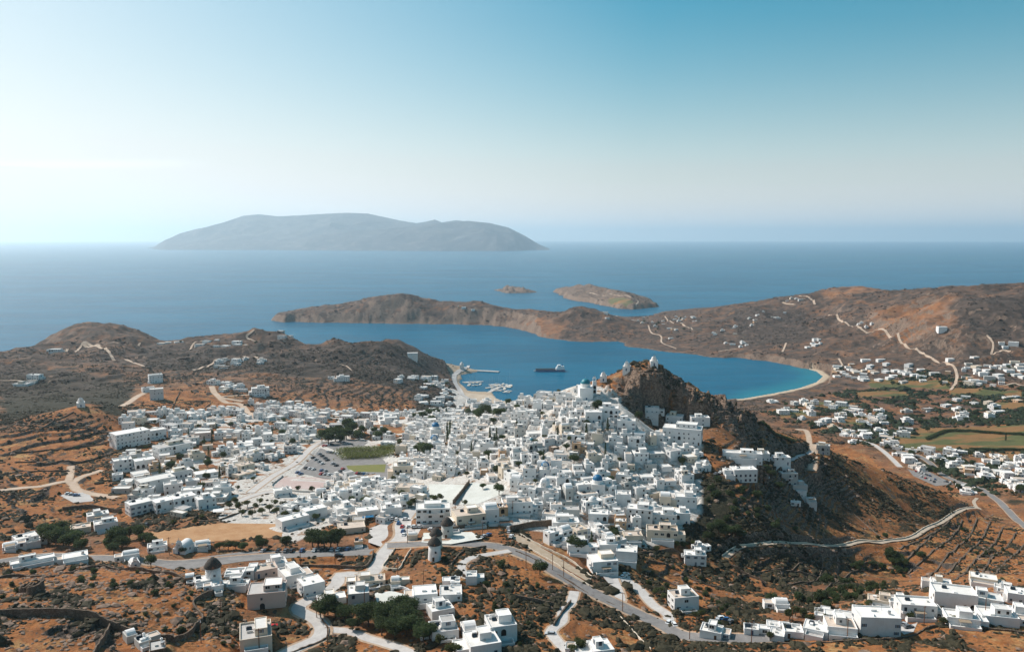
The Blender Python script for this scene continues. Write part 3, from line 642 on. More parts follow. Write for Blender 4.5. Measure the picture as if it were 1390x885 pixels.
# --- ground
g = M_('ground', .95, .15)
at1 = g.new('ShaderNodeAttribute', attribute_name='cover'); s1 = g.new('ShaderNodeSeparateColor'); g.l.new(at1.outputs['Color'], s1.inputs[0])
at2 = g.new('ShaderNodeAttribute', attribute_name='cover2'); s2 = g.new('ShaderNodeSeparateColor'); g.l.new(at2.outputs['Color'], s2.inputs[0])
aSoil, aScrub, aField, aSand = s1.outputs[0], s1.outputs[1], s1.outputs[2], at1.outputs['Alpha']
aRock, aTown, aRiser = s2.outputs[0], s2.outputs[1], s2.outputs[2]; aFar = at2.outputs['Alpha']
n_big = g.noise(.022, 5, .6); n_mid = g.noise(.11, 5, .65); n_fine = g.noise(.7, 4, .7); n_micro = g.noise(3.0, 3, .7)
orange = g.ramp(n_mid, [(.28, (.125, .040, .013)), (.46, (.26, .088, .024)), (.62, (.38, .145, .042)), (.75, (.46, .22, .08))])
orange = g.mix(g.mr(n_fine, .35, .7, 0, .5), orange, (.42, .22, .11))
orange = g.mix(g.mr(g.noise(.075, 4, .7), .54, .66, 0, .75), orange, (.43, .27, .115))
orange = g.mix(g.mr(g.noise(.035, 4, .7), .52, .62, 0, .7), orange, (.20, .075, .028))
orange = g.mix(g.mr(g.noise(.16, 5, .75), .56, .64, 0, .8), orange, (.075, .045, .028))
tan = g.ramp(g.noise(.05, 6, .62), [(.3, (.085, .048, .031)), (.5, (.145, .088, .060)), (.7, (.23, .155, .11))])
base = g.mix(g.mr(g.math('ADD', aSoil, g.math('MULTIPLY', g.math('SUBTRACT', n_big, .5), 1.1)), .3, .75), tan, orange)
sc_col = g.ramp(n_fine, [(.3, (.013, .015, .009)), (.5, (.032, .031, .018)), (.7, (.070, .055, .034))])
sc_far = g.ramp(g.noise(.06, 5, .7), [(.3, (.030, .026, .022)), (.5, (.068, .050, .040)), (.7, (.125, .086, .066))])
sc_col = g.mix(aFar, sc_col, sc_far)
vor = g.new('ShaderNodeTexVoronoi'); vor.inputs['Scale'].default_value = .45; vor.inputs['Randomness'].default_value = 1; g.l.new(g.pos(), vor.inputs['Vector'])
dens = g.math('ADD', g.math('MULTIPLY', g.noise(.045, 5, .7), .75), g.math('MULTIPLY', n_fine, .4))
thr = g.math('SUBTRACT', 1.02, g.math('MULTIPLY', aScrub, .78))
msk = g.mr(g.math('SUBTRACT', dens, thr), -.05, .06)
spots = g.math('MULTIPLY', g.mr(vor.outputs['Distance'], .45, .2), g.mr(g.math('SUBTRACT', n_mid, g.math('SUBTRACT', .75, g.math('MULTIPLY', aScrub, .5))), -.02, .05))
base = g.mix(g.math('MAXIMUM', msk, spots), base, sc_col)
v2 = g.new('ShaderNodeTexVoronoi', feature='DISTANCE_TO_EDGE'); v2.inputs['Scale'].default_value = .35
wv = g.new('ShaderNodeVectorMath', operation='ADD'); g.l.new(g.pos(), wv.inputs[0])
wn = g.new('ShaderNodeTexNoise'); wn.inputs['Scale'].default_value = .3; g.l.new(g.pos(), wn.inputs['Vector']); ws = g.new('ShaderNodeVectorMath', operation='SCALE'); ws.inputs['Scale'].default_value = 5; g.l.new(wn.outputs['Color'], ws.inputs[0]); g.l.new(ws.outputs[0], wv.inputs[1]); g.l.new(wv.outputs[0], v2.inputs['Vector'])
rockc = g.ramp(n_fine, [(.3, (.105, .066, .046)), (.5, (.21, .145, .105)), (.7, (.35, .26, .20))])
rockc = g.mix(g.mr(v2.outputs['Distance'], .12, .0, 0, .8), rockc, (.05, .035, .028))
base = g.mix(g.mr(g.math('ADD', aRock, g.math('MULTIPLY', g.math('SUBTRACT', n_mid, .5), 1.6)), .42, .62), base, rockc)
fieldc = g.mix(g.mr(g.noise(.012, 3, .5, stretch=(1, 3, 1)), .46, .54), (.095, .10, .040), (.22, .12, .05))
base = g.mix(g.mr(aField, .3, .7), base, fieldc)
townc = g.mix(g.mr(n_fine, .42, .7), (.60, .57, .53), (.36, .31, .26))
townc = g.mix(g.mr(n_mid, .56, .64), townc, (.28, .18, .12))
base = g.mix(g.mr(aTown, .4, .6), base, townc)
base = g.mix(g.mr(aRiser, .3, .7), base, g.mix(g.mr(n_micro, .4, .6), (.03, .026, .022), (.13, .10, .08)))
base = g.mix(aSand, base, (.46, .36, .26))
g.color(base)
g.bump(g.math('ADD', g.math('MULTIPLY', n_fine, 1.2), g.math('MULTIPLY', n_micro, .4)), .9, .8)
MAT['ground'] = g.m
# --- paved grounds
def paved(name, a, b, sc=.25):
    m = M_(name, .9, .2); n1 = m.noise(sc, 6, .7); n2 = m.noise(3, 3, .7)
    c = m.mix(m.mr(n1, .35, .65), a, b); c = m.mix(m.mr(n2, .5, .8, 0, .35), c, tuple(v * .6 for v in b)); c = m.mix(m.mr(m.noise(.9, 6, .8), .52, .68, 0, .45), c, tuple(v * .55 for v in a)); m.color(c); m.bump(n2, .3, .1); return m.m
MAT['asphalt'] = paved('asphalt', (.17, .16, .155), (.24, .225, .215))
MAT['concrete'] = paved('concrete', (.42, .39, .37), (.52, .49, .46))
MAT['plaster_ground'] = paved('whitewashed_floor', (.62, .62, .58), (.52, .52, .47), .1)
MAT['court'] = paved('court', (.42, .31, .28), (.47, .38, .35), .1)
MAT['turf'] = paved('turf', (.13, .15, .04), (.18, .16, .05), .3)
MAT['dirt'] = paved('dirt', (.33, .17, .075), (.42, .25, .13), .15)
MAT['dirt_road'] = paved('dirt_road', (.40, .29, .21), (.50, .39, .30), .1)
MAT['verge'] = paved('verge', (.34, .22, .14), (.45, .34, .25), .5)
MAT['cobble'] = paved('cobble', (.50, .42, .33), (.36, .28, .21), .8)
MAT['paving'] = paved('paving', (.46, .37, .28), (.38, .28, .19), .4)
SEA_REFL = .36
# --- sea
s = M_('sea', .2, .28)
dp = s.new('ShaderNodeAttribute', attribute_name='shallow').outputs['Fac']
pb = s.math('ADD', s.math('MULTIPLY', s.noise(.0012, 4, .55, stretch=(1, 2.6, 1)), .6), s.math('MULTIPLY', s.noise(.006, 5, .65, stretch=(1, 4, 1)), .4))
deep = s.mix(s.mr(pb, .42, .58), (.001, .080, .150), (.002, .110, .195))
w1 = s.noise(.09, 5, .62, stretch=(1, 1.6, 1)); w2 = s.noise(.012, 3, .5)
bq = s.new('ShaderNodeBump'); bq.inputs['Strength'].default_value = .5; bq.inputs['Distance'].default_value = 1.8; s.l.new(s.math('ADD', w1, s.math('MULTIPLY', w2, 2.0)), bq.inputs['Height'])
df = s.new('ShaderNodeBsdfDiffuse'); s.l.new(s.mix(dp, deep, (.02, .24, .27)), df.inputs['Color'])
gl = s.new('ShaderNodeBsdfAnisotropic'); gl.inputs['Roughness'].default_value = .22; s.l.new(bq.outputs[0], gl.inputs['Normal'])
fr_ = s.new('ShaderNodeFresnel'); fr_.inputs['IOR'].default_value = 1.33; s.l.new(bq.outputs[0], fr_.inputs['Normal'])
ms = s.new('ShaderNodeMixShader'); s.l.new(s.mr(fr_.outputs[0], .02, .9, .02, SEA_REFL), ms.inputs[0]); s.l.new(df.outputs[0], ms.inputs[1]); s.l.new(gl.outputs[0], ms.inputs[2]); s.l.new(ms.outputs[0], s.n['Material Output'].inputs['Surface'])
MAT['sea'] = s.m
# far hills
h = M_('far_hill', .95, .1); f1 = h.noise(.0016, 6, .65); f2 = h.noise(.006, 5, .7)
h.color(h.mix(h.mr(f2, .5, .7, 0, .5), h.mix(h.mr(f1, .38, .62), (.035, .037, .045), (.08, .072, .07)), (.24, .20, .18))); MAT['far_hill'] = h.m
# whitewash, with rain stains and patched plaster
def plaster(name, c, stain=.35, perobj=.05):
    m = M_(name, .88, .15); n1 = m.noise(.35, 5, .7); n2 = m.noise(1.4, 5, .75, stretch=(1, 1, .35))
    c1 = m.mix(m.mr(n1, .42, .72, 0, stain), c, tuple(v * k for v, k in zip(c, (.80, .76, .71))))
    c1 = m.mix(m.mr(n2, .55, .78, 0, stain), c1, tuple(v * k for v, k in zip(c, (.66, .61, .56))))
    r = m.new('ShaderNodeObjectInfo').outputs['Random']
    q = m.new('ShaderNodeHueSaturation'); m.l.new(c1, q.inputs['Color']); m.l.new(m.mr(r, 0, 1, 1 - 2 * perobj, 1), q.inputs['Value']); m.color(q.outputs[0])
    m.bump(n2, .25, .06); return m.m
MAT['white'] = plaster('whitewash', (.80, .785, .765), .5, .08); MAT['cream'] = plaster('cream_render', (.70, .60, .48)); MAT['ochre'] = plaster('ochre_render', (.56, .36, .22))
MAT['grey'] = plaster('grey_render', (.50, .49, .46)); MAT['pink'] = plaster('pink_render', (.60, .47, .41)); 
MAT['roofw'] = plaster('roof_screed', (.80, .77, .73), .6, .10); MAT['roofc'] = plaster('roof_clay_screed', (.58, .48, .40), .6); MAT['roofg'] = plaster('roof_grey_screed', (.46, .44, .42), .6)
st = M_('dry_stone', .95, .15)
v3 = st.new('ShaderNodeTexVoronoi', feature='DISTANCE_TO_EDGE'); v3.inputs['Scale'].default_value = 1.7; st.l.new(st.pos(), v3.inputs['Vector'])
stc = st.ramp(st.noise(.9, 4, .7), [(.3, (.085, .060, .044)), (.5, (.16, .115, .084)), (.7, (.27, .205, .155))])
st.color(st.mix(st.mr(v3.outputs['Distance'], .1, .02, 0, .85), stc, (.05, .04, .03))); st.bump(v3.outputs['Distance'], .6, .2); MAT['stone'] = st.m
MAT['rock'] = simple('rock', (.27, .185, .135), .95, .5, .5)
MAT['blue'] = simple('blue_paint', (.012, .13, .27), .45, .2, 1.0); MAT['teal'] = simple('teal_paint', (.02, .19, .24), .45, .2)
MAT['glass'] = simple('window_glass', (.025, .035, .045), .12, .3, .3, .5)
MAT['dark'] = simple('dark_opening', (.02, .018, .016), .9, .3)
MAT['door_blue'] = simple('blue_wood', (.02, .075, .16), .6, .3); MAT['door_brown'] = simple('brown_wood', (.10, .05, .025), .7, .3); MAT['door_grey'] = simple('grey_wood', (.22, .25, .27), .7, .3)
MAT['thatch'] = simple('thatch', (.085, .072, .062), .95, .5, 2.0); MAT['wood'] = simple('pole_wood', (.22, .09, .04), .85, .4, 2)
MAT['cane'] = simple('cane_mat', (.34, .26, .18), .95, .4, 3)
MAT['metal'] = simple('metal', (.35, .36, .37), .4, .2, 2, .5, metal=.7)
MAT['rubber'] = simple('rubber', (.02, .02, .02), .9, .2); MAT['pool'] = simple('pool_water', (.02, .28, .34), .1, .2, .3, .5)
def foliage(name, a, b, c):
    m = M_(name, .8, .2); r = m.new('ShaderNodeObjectInfo').outputs['Random']; n1 = m.noise(.6, 4, .7)
    k = m.mix(m.mr(n1, .35, .65), a, b); k = m.mix(m.mr(m.noise(2.5, 2, .6), .5, .75, 0, .7), k, c)
    q = m.new('ShaderNodeHueSaturation'); m.l.new(k, q.inputs['Color']); m.l.new(m.mr(r, 0, 1, .75, 1.3), q.inputs['Value']); m.color(q.outputs[0])
    tb = m.new('ShaderNodeBsdfTranslucent'); m.l.new(q.outputs[0], tb.inputs['Color']); ms = m.new('ShaderNodeMixShader'); ms.inputs[0].default_value = .4; m.l.new(m.b.outputs[0], ms.inputs[1]); m.l.new(tb.outputs[0], ms.inputs[2]); m.l.new(ms.outputs[0], m.n['Material Output'].inputs['Surface']); return m.m
MAT['leaf'] = foliage('dark_leaves', (.042, .068, .028), (.075, .10, .040), (.13, .15, .065))
MAT['leaf2'] = foliage('olive_leaves', (.055, .072, .028), (.09, .10, .035), (.14, .135, .06))
MAT['scrubleaf'] = foliage('scrub_leaves', (.038, .037, .021), (.068, .058, .034), (.115, .092, .055))
MAT['valleyleaf'] = foliage('valley_leaves', (.020, .034, .017), (.036, .050, .024), (.07, .075, .04))
MAT['dryscrub'] = foliage('dry_scrub', (.042, .031, .024), (.066, .048, .037), (.11, .08, .06))
MAT['reed'] = foliage('reed_leaves', (.12, .14, .04), (.16, .17, .055), (.20, .20, .08))
MAT['bark'] = simple('bark', (.12, .085, .06), .95, .4, 3)

# ------------------------------------------------------------------ ground sheet
V = np.stack([X, Y, Z], -1).reshape(-1, 3)
i, j = np.meshgrid(np.arange(NR - 1), np.arange(NA - 1), indexing='ij'); a = (i * NA + j).ravel()
Q = np.stack([a, a + 1, a + NA + 1, a + NA], -1)
kill = (Z < -20).ravel(); Q = Q[~(kill[Q].all(1))]
me = node_mesh('ground', V, Q, MAT['ground'])
def vattr(me, name, arrs):
    at_ = me.attributes.new(name, 'FLOAT_COLOR', 'POINT'); at_.data.foreach_set('color', np.stack([np.broadcast_to(q, X.shape).ravel() for q in arrs], -1).astype(np.float32).ravel())
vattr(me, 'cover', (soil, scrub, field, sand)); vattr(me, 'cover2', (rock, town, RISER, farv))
struct(link('ground', me))
# roads and paved areas
def road_mesh(name, P3, width, mat, flat):
    T = np.gradient(P3[:, :2], axis=0); T /= np.linalg.norm(T, axis=1)[:, None] + 1e-9; N = np.stack([-T[:, 1], T[:, 0]], -1)
    k = 7 if not flat else 3; rows = []
    dist = np.hypot(P3[:, 0], P3[:, 1])
    for q in np.linspace(-.5, .5, k):
        xy = P3[:, :2] + N * width * q
        z = P3[:, 2] + .09 if flat else np.maximum(hgt(xy[:, 0], xy[:, 1]), .5) + .25 + dist * .0004
        rows.append(np.column_stack([xy, z]))
    V = np.stack(rows, 1).reshape(-1, 3); n_ = len(P3); i, j = np.meshgrid(np.arange(n_ - 1), np.arange(k - 1), indexing='ij'); a = (i * k + j).ravel()
    return struct(link(name, node_mesh(name, V, np.stack([a, a + 1, a + k + 1, a + k], -1)[:, ::-1], MAT[mat])))
for r_ in ROADS:
    road_mesh(*r_)
    if r_[4] and r_[3] != 'cobble': q_ = r_[1].copy(); q_[:, 2] -= .045; road_mesh('road_verge', q_, r_[2] + 1.5 + 1.2 * (len(q_) % 3) * .4, 'verge', True)
for k_, (nm, pts_, mt) in enumerate(PADS):
    bm = bmesh.new(); bm.faces.new([bm.verts.new((p[0], p[1], p[2] + k_ * .004)) for p in pts_]); bmesh.ops.recalc_face_normals(bm, faces=bm.faces)
    if bm.faces[:][0].normal.z < 0: bmesh.ops.reverse_faces(bm, faces=bm.faces)
    bmesh.ops.triangulate(bm, faces=bm.faces)
    me = bpy.data.meshes.new(nm); bm.to_mesh(me); bm.free(); me.materials.append(MAT[mt]); struct(link(nm, me))
# sea sheet
ra = np.concatenate([np.linspace(0, 900, 4), np.geomspace(1000, 5000, 260), np.geomspace(5500, 60000, 60)]); aa = np.concatenate([np.linspace(-180, -50, 27)[:-1], np.linspace(-50, 50, 301), np.linspace(50, 180, 27)[1:]])
rr, tt_ = np.meshgrid(ra, np.radians(aa), indexing='ij'); SX, SY = rr * np.sin(tt_), rr * np.cos(tt_)
ins = (np.abs(tt_) < R(44)) & (rr < 4300) & (rr > 60)
gz = np.where(ins, hgt(SX, SY), -30)
bd = sdf(coast([(990,556),(990,520),(1060,498),(1108,497),(1135,505),(1125,530),(1085,540)]), SX, SY)
sh = .45 * np.clip(sstep(-35, 40, bd) * sstep(-9, -1, gz), 0, 1) * (rr < 2200)
V = np.stack([SX, SY, 0 * SX], -1).reshape(-1, 3); na = len(aa)
i, j = np.meshgrid(np.arange(len(ra) - 1), np.arange(na - 1), indexing='ij'); a = (i * na + j).ravel()
me = node_mesh('sea', V, np.stack([a, a + 1, a + na + 1, a + na], -1), MAT['sea'])
q_ = me.attributes.new('shallow', 'FLOAT', 'POINT'); q_.data.foreach_set('value', sh.astype(np.float32).ravel()); struct(link('sea', me))
# the big island across the strait: two ridges
def island():
    def ridge(px, y):
        return np.array([[*by_y(p, y), CAMZ + (CY - q) / F * y / cp * 1.0] for p, q in px])
    def crest(p, q, y):
        x, yy, dz = ray(p, q); t = y / yy; return x * t, CAMZ + dz * t
    xs = np.linspace(-9500, 1400, 620); ys = np.linspace(15400, 24500, 330); GX, GY = np.meshgrid(xs, ys, indexing='xy')
    nearr = [(300,340),(345,333),(380,328),(420,322),(470,314),(520,311),(560,307),(600,303),(635,300),(665,303),(690,309),(712,320),(730,331),(746,338)]
    farr = [(222,334),(236,326),(262,315),(300,303),(330,293),(352,291),(380,294),(430,291),(470,289),(500,290),(540,299),(565,303),(578,301),(590,298),(600,302),(620,299),(640,302),(690,312)]
    H = np.full(GX.shape, -40.0)
    for L_, yc, wf, wb in ((nearr, 17600, 1500, 1500), (farr, 20300, 2500, 1500)):
        c = np.array([crest(p, q, yc) for p, q in L_])
        hx = np.interp(GX, c[:, 0], c[:, 1], left=-60, right=-60)
        wob = (fbm(GX / 1500, GY / 1500, 3, 90 + int(wf)) - .5) * 500
        dy = (GY - yc) + wob; u = np.where(dy < 0, -dy / wf, dy / wb) / np.clip(hx / 450, .35, 1.2)
        prof = np.clip(1 - u, -1, 1); prof = np.where(prof > 0, prof ** .8, prof)
        h_ = np.where(hx > 0, hx * prof, -60)
        rid = 1 - np.abs(fbm(GX / 1250, GY / 1250, 4, 60) * 2 - 1)
        h_ = h_ + (rid - .72) * 480 * np.clip(u, 0, 1) * (1 - np.clip(u, 0, 1)) * 2.4 * np.clip(hx / 400, 0, 1)
        H = np.maximum(H, h_)
    V = np.stack([GX, GY, H], -1).reshape(-1, 3); i, j = np.meshgrid(np.arange(329), np.arange(619), indexing='ij'); a = (i * 620 + j).ravel()
    Q = np.stack([a, a + 1, a + 621, a + 620], -1); k = (V[:, 2] < -30)
    Q = Q[~k[Q].all(1)]
    struct(link('hills', node_mesh('hills', V, Q, MAT['far_hill'])))
island()
# the air
def haze():
    bm = bmesh.new(); bmesh.ops.create_cube(bm, size=1)
    me = bpy.data.meshes.new('haze'); bm.to_mesh(me); bm.free()
    m = bpy.data.materials.new('haze'); m.use_nodes = True; nt = m.node_tree; nt.nodes.clear()
    v = nt.nodes.new('ShaderNodeVolumePrincipled'); v.inputs['Color'].default_value = HAZE_COL; v.inputs['Density'].default_value = HAZE_D; v.inputs['Anisotropy'].default_value = HAZE_G
    o = nt.nodes.new('ShaderNodeOutputMaterial'); nt.links.new(v.outputs[0], o.inputs['Volume']); me.materials.append(m)
    ob = link('haze', me); ob.scale = (122000, 122000, 960); ob.location = (0, 0, 960 / 2 - 31); ob['kind'] = 'stuff'
HAZE_COL = (.72, .89, 1.0, 1); HAZE_D = 4.4e-5; HAZE_G = .5
haze()
# ------------------------------------------------------------------ small mesh kit
class MB:
    def __init__(s): s.v = []; s.f = []; s.mi = []
    def quad(s, pts, m=0):
        i = len(s.v); s.v += [tuple(p) for p in pts]; s.f.append(tuple(range(i, i + len(pts)))); s.mi.append(m)
    def box(s, x0, x1, y0, y1, z0, z1, m=0, top=None):
        i = len(s.v); s.v += [(x, y, z) for z in (z0, z1) for (x, y) in ((x0, y0), (x1, y0), (x1, y1), (x0, y1))]
        for k, q in enumerate(((3, 2, 1, 0), (4, 5, 6, 7), (0, 1, 5, 4), (1, 2, 6, 5), (2, 3, 7, 6), (3, 0, 4, 7))):
            s.f.append(tuple(i + a for a in q)); s.mi.append(top if (top is not None and k == 1) else m)
    def shell(s, w, d, z0, zt, zr, t=.28, m=0):           # outer walls, coping and the inside of the parapet, one skin
        i = len(s.v)
        o = [(-w / 2, -d / 2), (w / 2, -d / 2), (w / 2, d / 2), (-w / 2, d / 2)]; n = [(x * (1 - 2 * t / w), y * (1 - 2 * t / d)) for x, y in o]
        s.v += [(x, y, z0) for x, y in o] + [(x, y, zt) for x, y in o] + [(x, y, zt) for x, y in n] + [(x, y, zr - .05) for x, y in n]
        for r_ in range(3):
            for k in range(4):
                a, b = i + r_ * 4 + k, i + r_ * 4 + (k + 1) % 4; s.f.append((a, b, b + 4, a + 4)); s.mi.append(m)
    def lathe(s, prof, seg=20, m=0, cap=True, c=(0, 0)):
        i = len(s.v)
        for r_, z in prof:
            for k in range(seg): a = 2 * math.pi * k / seg; s.v.append((c[0] + r_ * math.cos(a), c[1] + r_ * math.sin(a), z))
        for p in range(len(prof) - 1):
            for k in range(seg):
                a = i + p * seg + k; b = i + p * seg + (k + 1) % seg; s.f.append((a, b, b + seg, a + seg)); s.mi.append(m)
        if cap: s.f.append(tuple(i + (len(prof) - 1) * seg + k for k in range(seg))); s.mi.append(m)
    def prism(s, pts, x0, x1, m=0):                       # outline in (y,z) extruded along x
        i = len(s.v); n_ = len(pts)
        s.v += [(x0, y, z) for y, z in pts] + [(x1, y, z) for y, z in pts]
        s.f.append(tuple(i + k for k in range(n_))[::-1]); s.mi.append(m); s.f.append(tuple(i + n_ + k for k in range(n_))); s.mi.append(m)
        for k in range(n_): s.f.append((i + k, i + (k + 1) % n_, i + n_ + (k + 1) % n_, i + n_ + k)); s.mi.append(m)
    def mesh(s, name, mats, smooth=False):
        me = bpy.data.meshes.new(name); me.from_pydata(s.v, [], s.f)
        for m in (mats if isinstance(mats, (list, tuple)) else [mats]): me.materials.append(MAT[m])
        me.polygons.foreach_set('material_index', s.mi)
        if smooth: me.polygons.foreach_set('use_smooth', [True] * len(s.f))
        me.update(); return me
    def build(s, name, mats, parent=None, smooth=False, loc=None): return link(name, s.mesh(name, mats, smooth), parent, loc)
def empty(name, loc, rz=0.0):
    o = bpy.data.objects.new(name, None); o.empty_display_size = .5; COL.objects.link(o); o.location = loc; o.rotation_euler = (0, 0, rz); return o
def copy_tree(o, parent=None):
    c = o.copy(); COL.objects.link(c)
    if parent is not None: c.parent = parent
    for ch in KIDS.get(o.name, ()): copy_tree(ch, c)
    return c
KIDS = {}
def fix_kids(o):                                          # remember a model's tree once, for fast copies
    KIDS[o.name] = list(o.children)
    for c in o.children: fix_kids(c)

# shared openings: x across, z up, outer side towards -y
def win_mesh(w_, h_, frame, pane, shutter=None, arch=False, hood=False):
    b = MB(); t = .09
    b.box(-w_/2-t, -w_/2, -.07, .05, -t, h_+t, 0); b.box(w_/2, w_/2+t, -.07, .05, -t, h_+t, 0); b.box(-w_/2, w_/2, -.07, .05, h_, h_+t, 0); b.box(-w_/2-.05, w_/2+.05, -.13, .05, -t, 0, 0)
    b.box(-w_/2, w_/2, -.02, .03, 0, h_, 1); b.box(-.03, .03, -.045, .0, 0, h_, 0)
    if shutter:
        b.box(-w_/2-t-w_*.5, -w_/2-t, -.06, .0, 0, h_, 2); b.box(w_/2+t, w_/2+t+w_*.5, -.06, .0, 0, h_, 2)
    return b.mesh('window', [frame, pane] + ([shutter] if shutter else []))
WIN = [win_mesh(.9, 1.1, 'white', 'glass'), win_mesh(1.0, 1.3, 'door_blue', 'glass'), win_mesh(.8, 1.0, 'door_brown', 'dark'), win_mesh(.8, 1.2, 'white', 'glass', 'door_blue'), win_mesh(1.7, 1.2, 'white', 'dark'), win_mesh(.7, .8, 'door_grey', 'glass'), win_mesh(.9, 2.0, 'door_blue', 'dark')]
def door_mesh(m):
    b = MB(); b.box(-.6, -.48, -.09, .04, 0, 2.2, 0); b.box(.48, .6, -.09, .04, 0, 2.2, 0); b.box(-.48, .48, -.09, .04, 2.08, 2.2, 0); b.box(-.48, .48, -.04, .03, 0, 2.08, 1); return b.mesh('door', ['white', m])
DOOR = [door_mesh('door_blue'), door_mesh('door_brown'), door_mesh('door_grey')]
def arch_mesh():
    b = MB(); n_ = 10; pts = [(-.95, 0), (.95, 0), (.95, 1.5)] + [(.95 * math.cos(math.pi * k / n_), 1.5 + .95 * math.sin(math.pi * k / n_)) for k in range(1, n_)] + [(-.95, 1.5)]
    b.quad([(x, -.03, z) for x, z in pts], 0); return b.mesh('archway', ['dark'])
ARCH = arch_mesh()
def balcony_mesh():
    b = MB(); b.box(-1.6, 1.6, -1.3, .0, -.15, 0, 0); b.box(-1.6, 1.6, -1.3, -1.2, .0, .9, 0); b.box(-1.6, -1.5, -1.2, 0, 0, .9, 0); b.box(1.5, 1.6, -1.2, 0, 0, .9, 0); return b.mesh('balcony', ['white'])
BALC = balcony_mesh()
_b = MB(); _b.box(-.35, .35, -.3, .3, 0, .9, 0); _b.box(-.42, .42, -.37, .37, .9, 1.0, 0); _b.box(-.2, .2, -.18, .18, 1.0, 1.25, 0); CHIM = _b.mesh('chimney', ['white'])
_b = MB(); _b.lathe([(.0, 0.25), (.55, .25), (.55, 1.3), (.0, 1.35)], 10, 0, False); _b.box(-.5, .5, -.5, .5, 0, .25, 1); TANK = _b.mesh('water_tank', ['metal', 'white'])
_b = MB(); _b.quad([(-1, -.6, .15), (1, -.6, .15), (1, .5, 1.0), (-1, .5, 1.0)], 0); _b.box(-1, 1, .45, .55, 0, .97, 1); _b.box(-.8, .8, .6, .95, .9, 1.25, 1); SOLAR = _b.mesh('solar_heater', ['glass', 'metal'])
HATCH = []
for dm_ in ((1.6, 1.2, .7, 'white'), (.9, .9, .5, 'grey'), (2.2, .3, .8, 'white')): _b = MB(); _b.box(-dm_[0]/2, dm_[0]/2, -dm_[1]/2, dm_[1]/2, 0, dm_[2]); HATCH.append(_b.mesh('roof_hatch', dm_[3]))
_b = MB(); _b.box(-.04, .04, -.04, .04, 0, 2.6); _b.box(-.6, .6, -.03, .03, 2.2, 2.28); _b.box(-.4, .4, -.03, .03, 1.8, 1.88); ANT = _b.mesh('antenna', 'metal')
def stair_mesh(h_):
    b = MB(); n_ = max(5, int(h_ / .3)); pts = [(0, -.6)]
    for k in range(n_): pts += [(k * .32, (k + 1) * h_ / n_), ((k + 1) * .32, (k + 1) * h_ / n_)]
    pts += [(n_ * .32, -.6)]; b.prism(pts[::-1], -.55, .55, 0); b.box(.55, .7, 0, n_ * .32, -.6, h_ * .35, 0); return b.mesh('stair', ['white'])
STAIR = {2: stair_mesh(2.9), 3: stair_mesh(3.2)}
def pergola_mesh():
    b = MB()
    for x in (-1.9, 1.9):
        for y in (-2.4, -.1): b.box(x - .08, x + .08, y - .08, y + .08, -.5, 2.3, 0)
    b.box(-2.1, 2.1, -2.6, 0, 2.3, 2.42, 1); return b.mesh('pergola', ['white', 'cane'])
PERG = pergola_mesh()
def shrub_ball(n_, r_, mat, name): return None

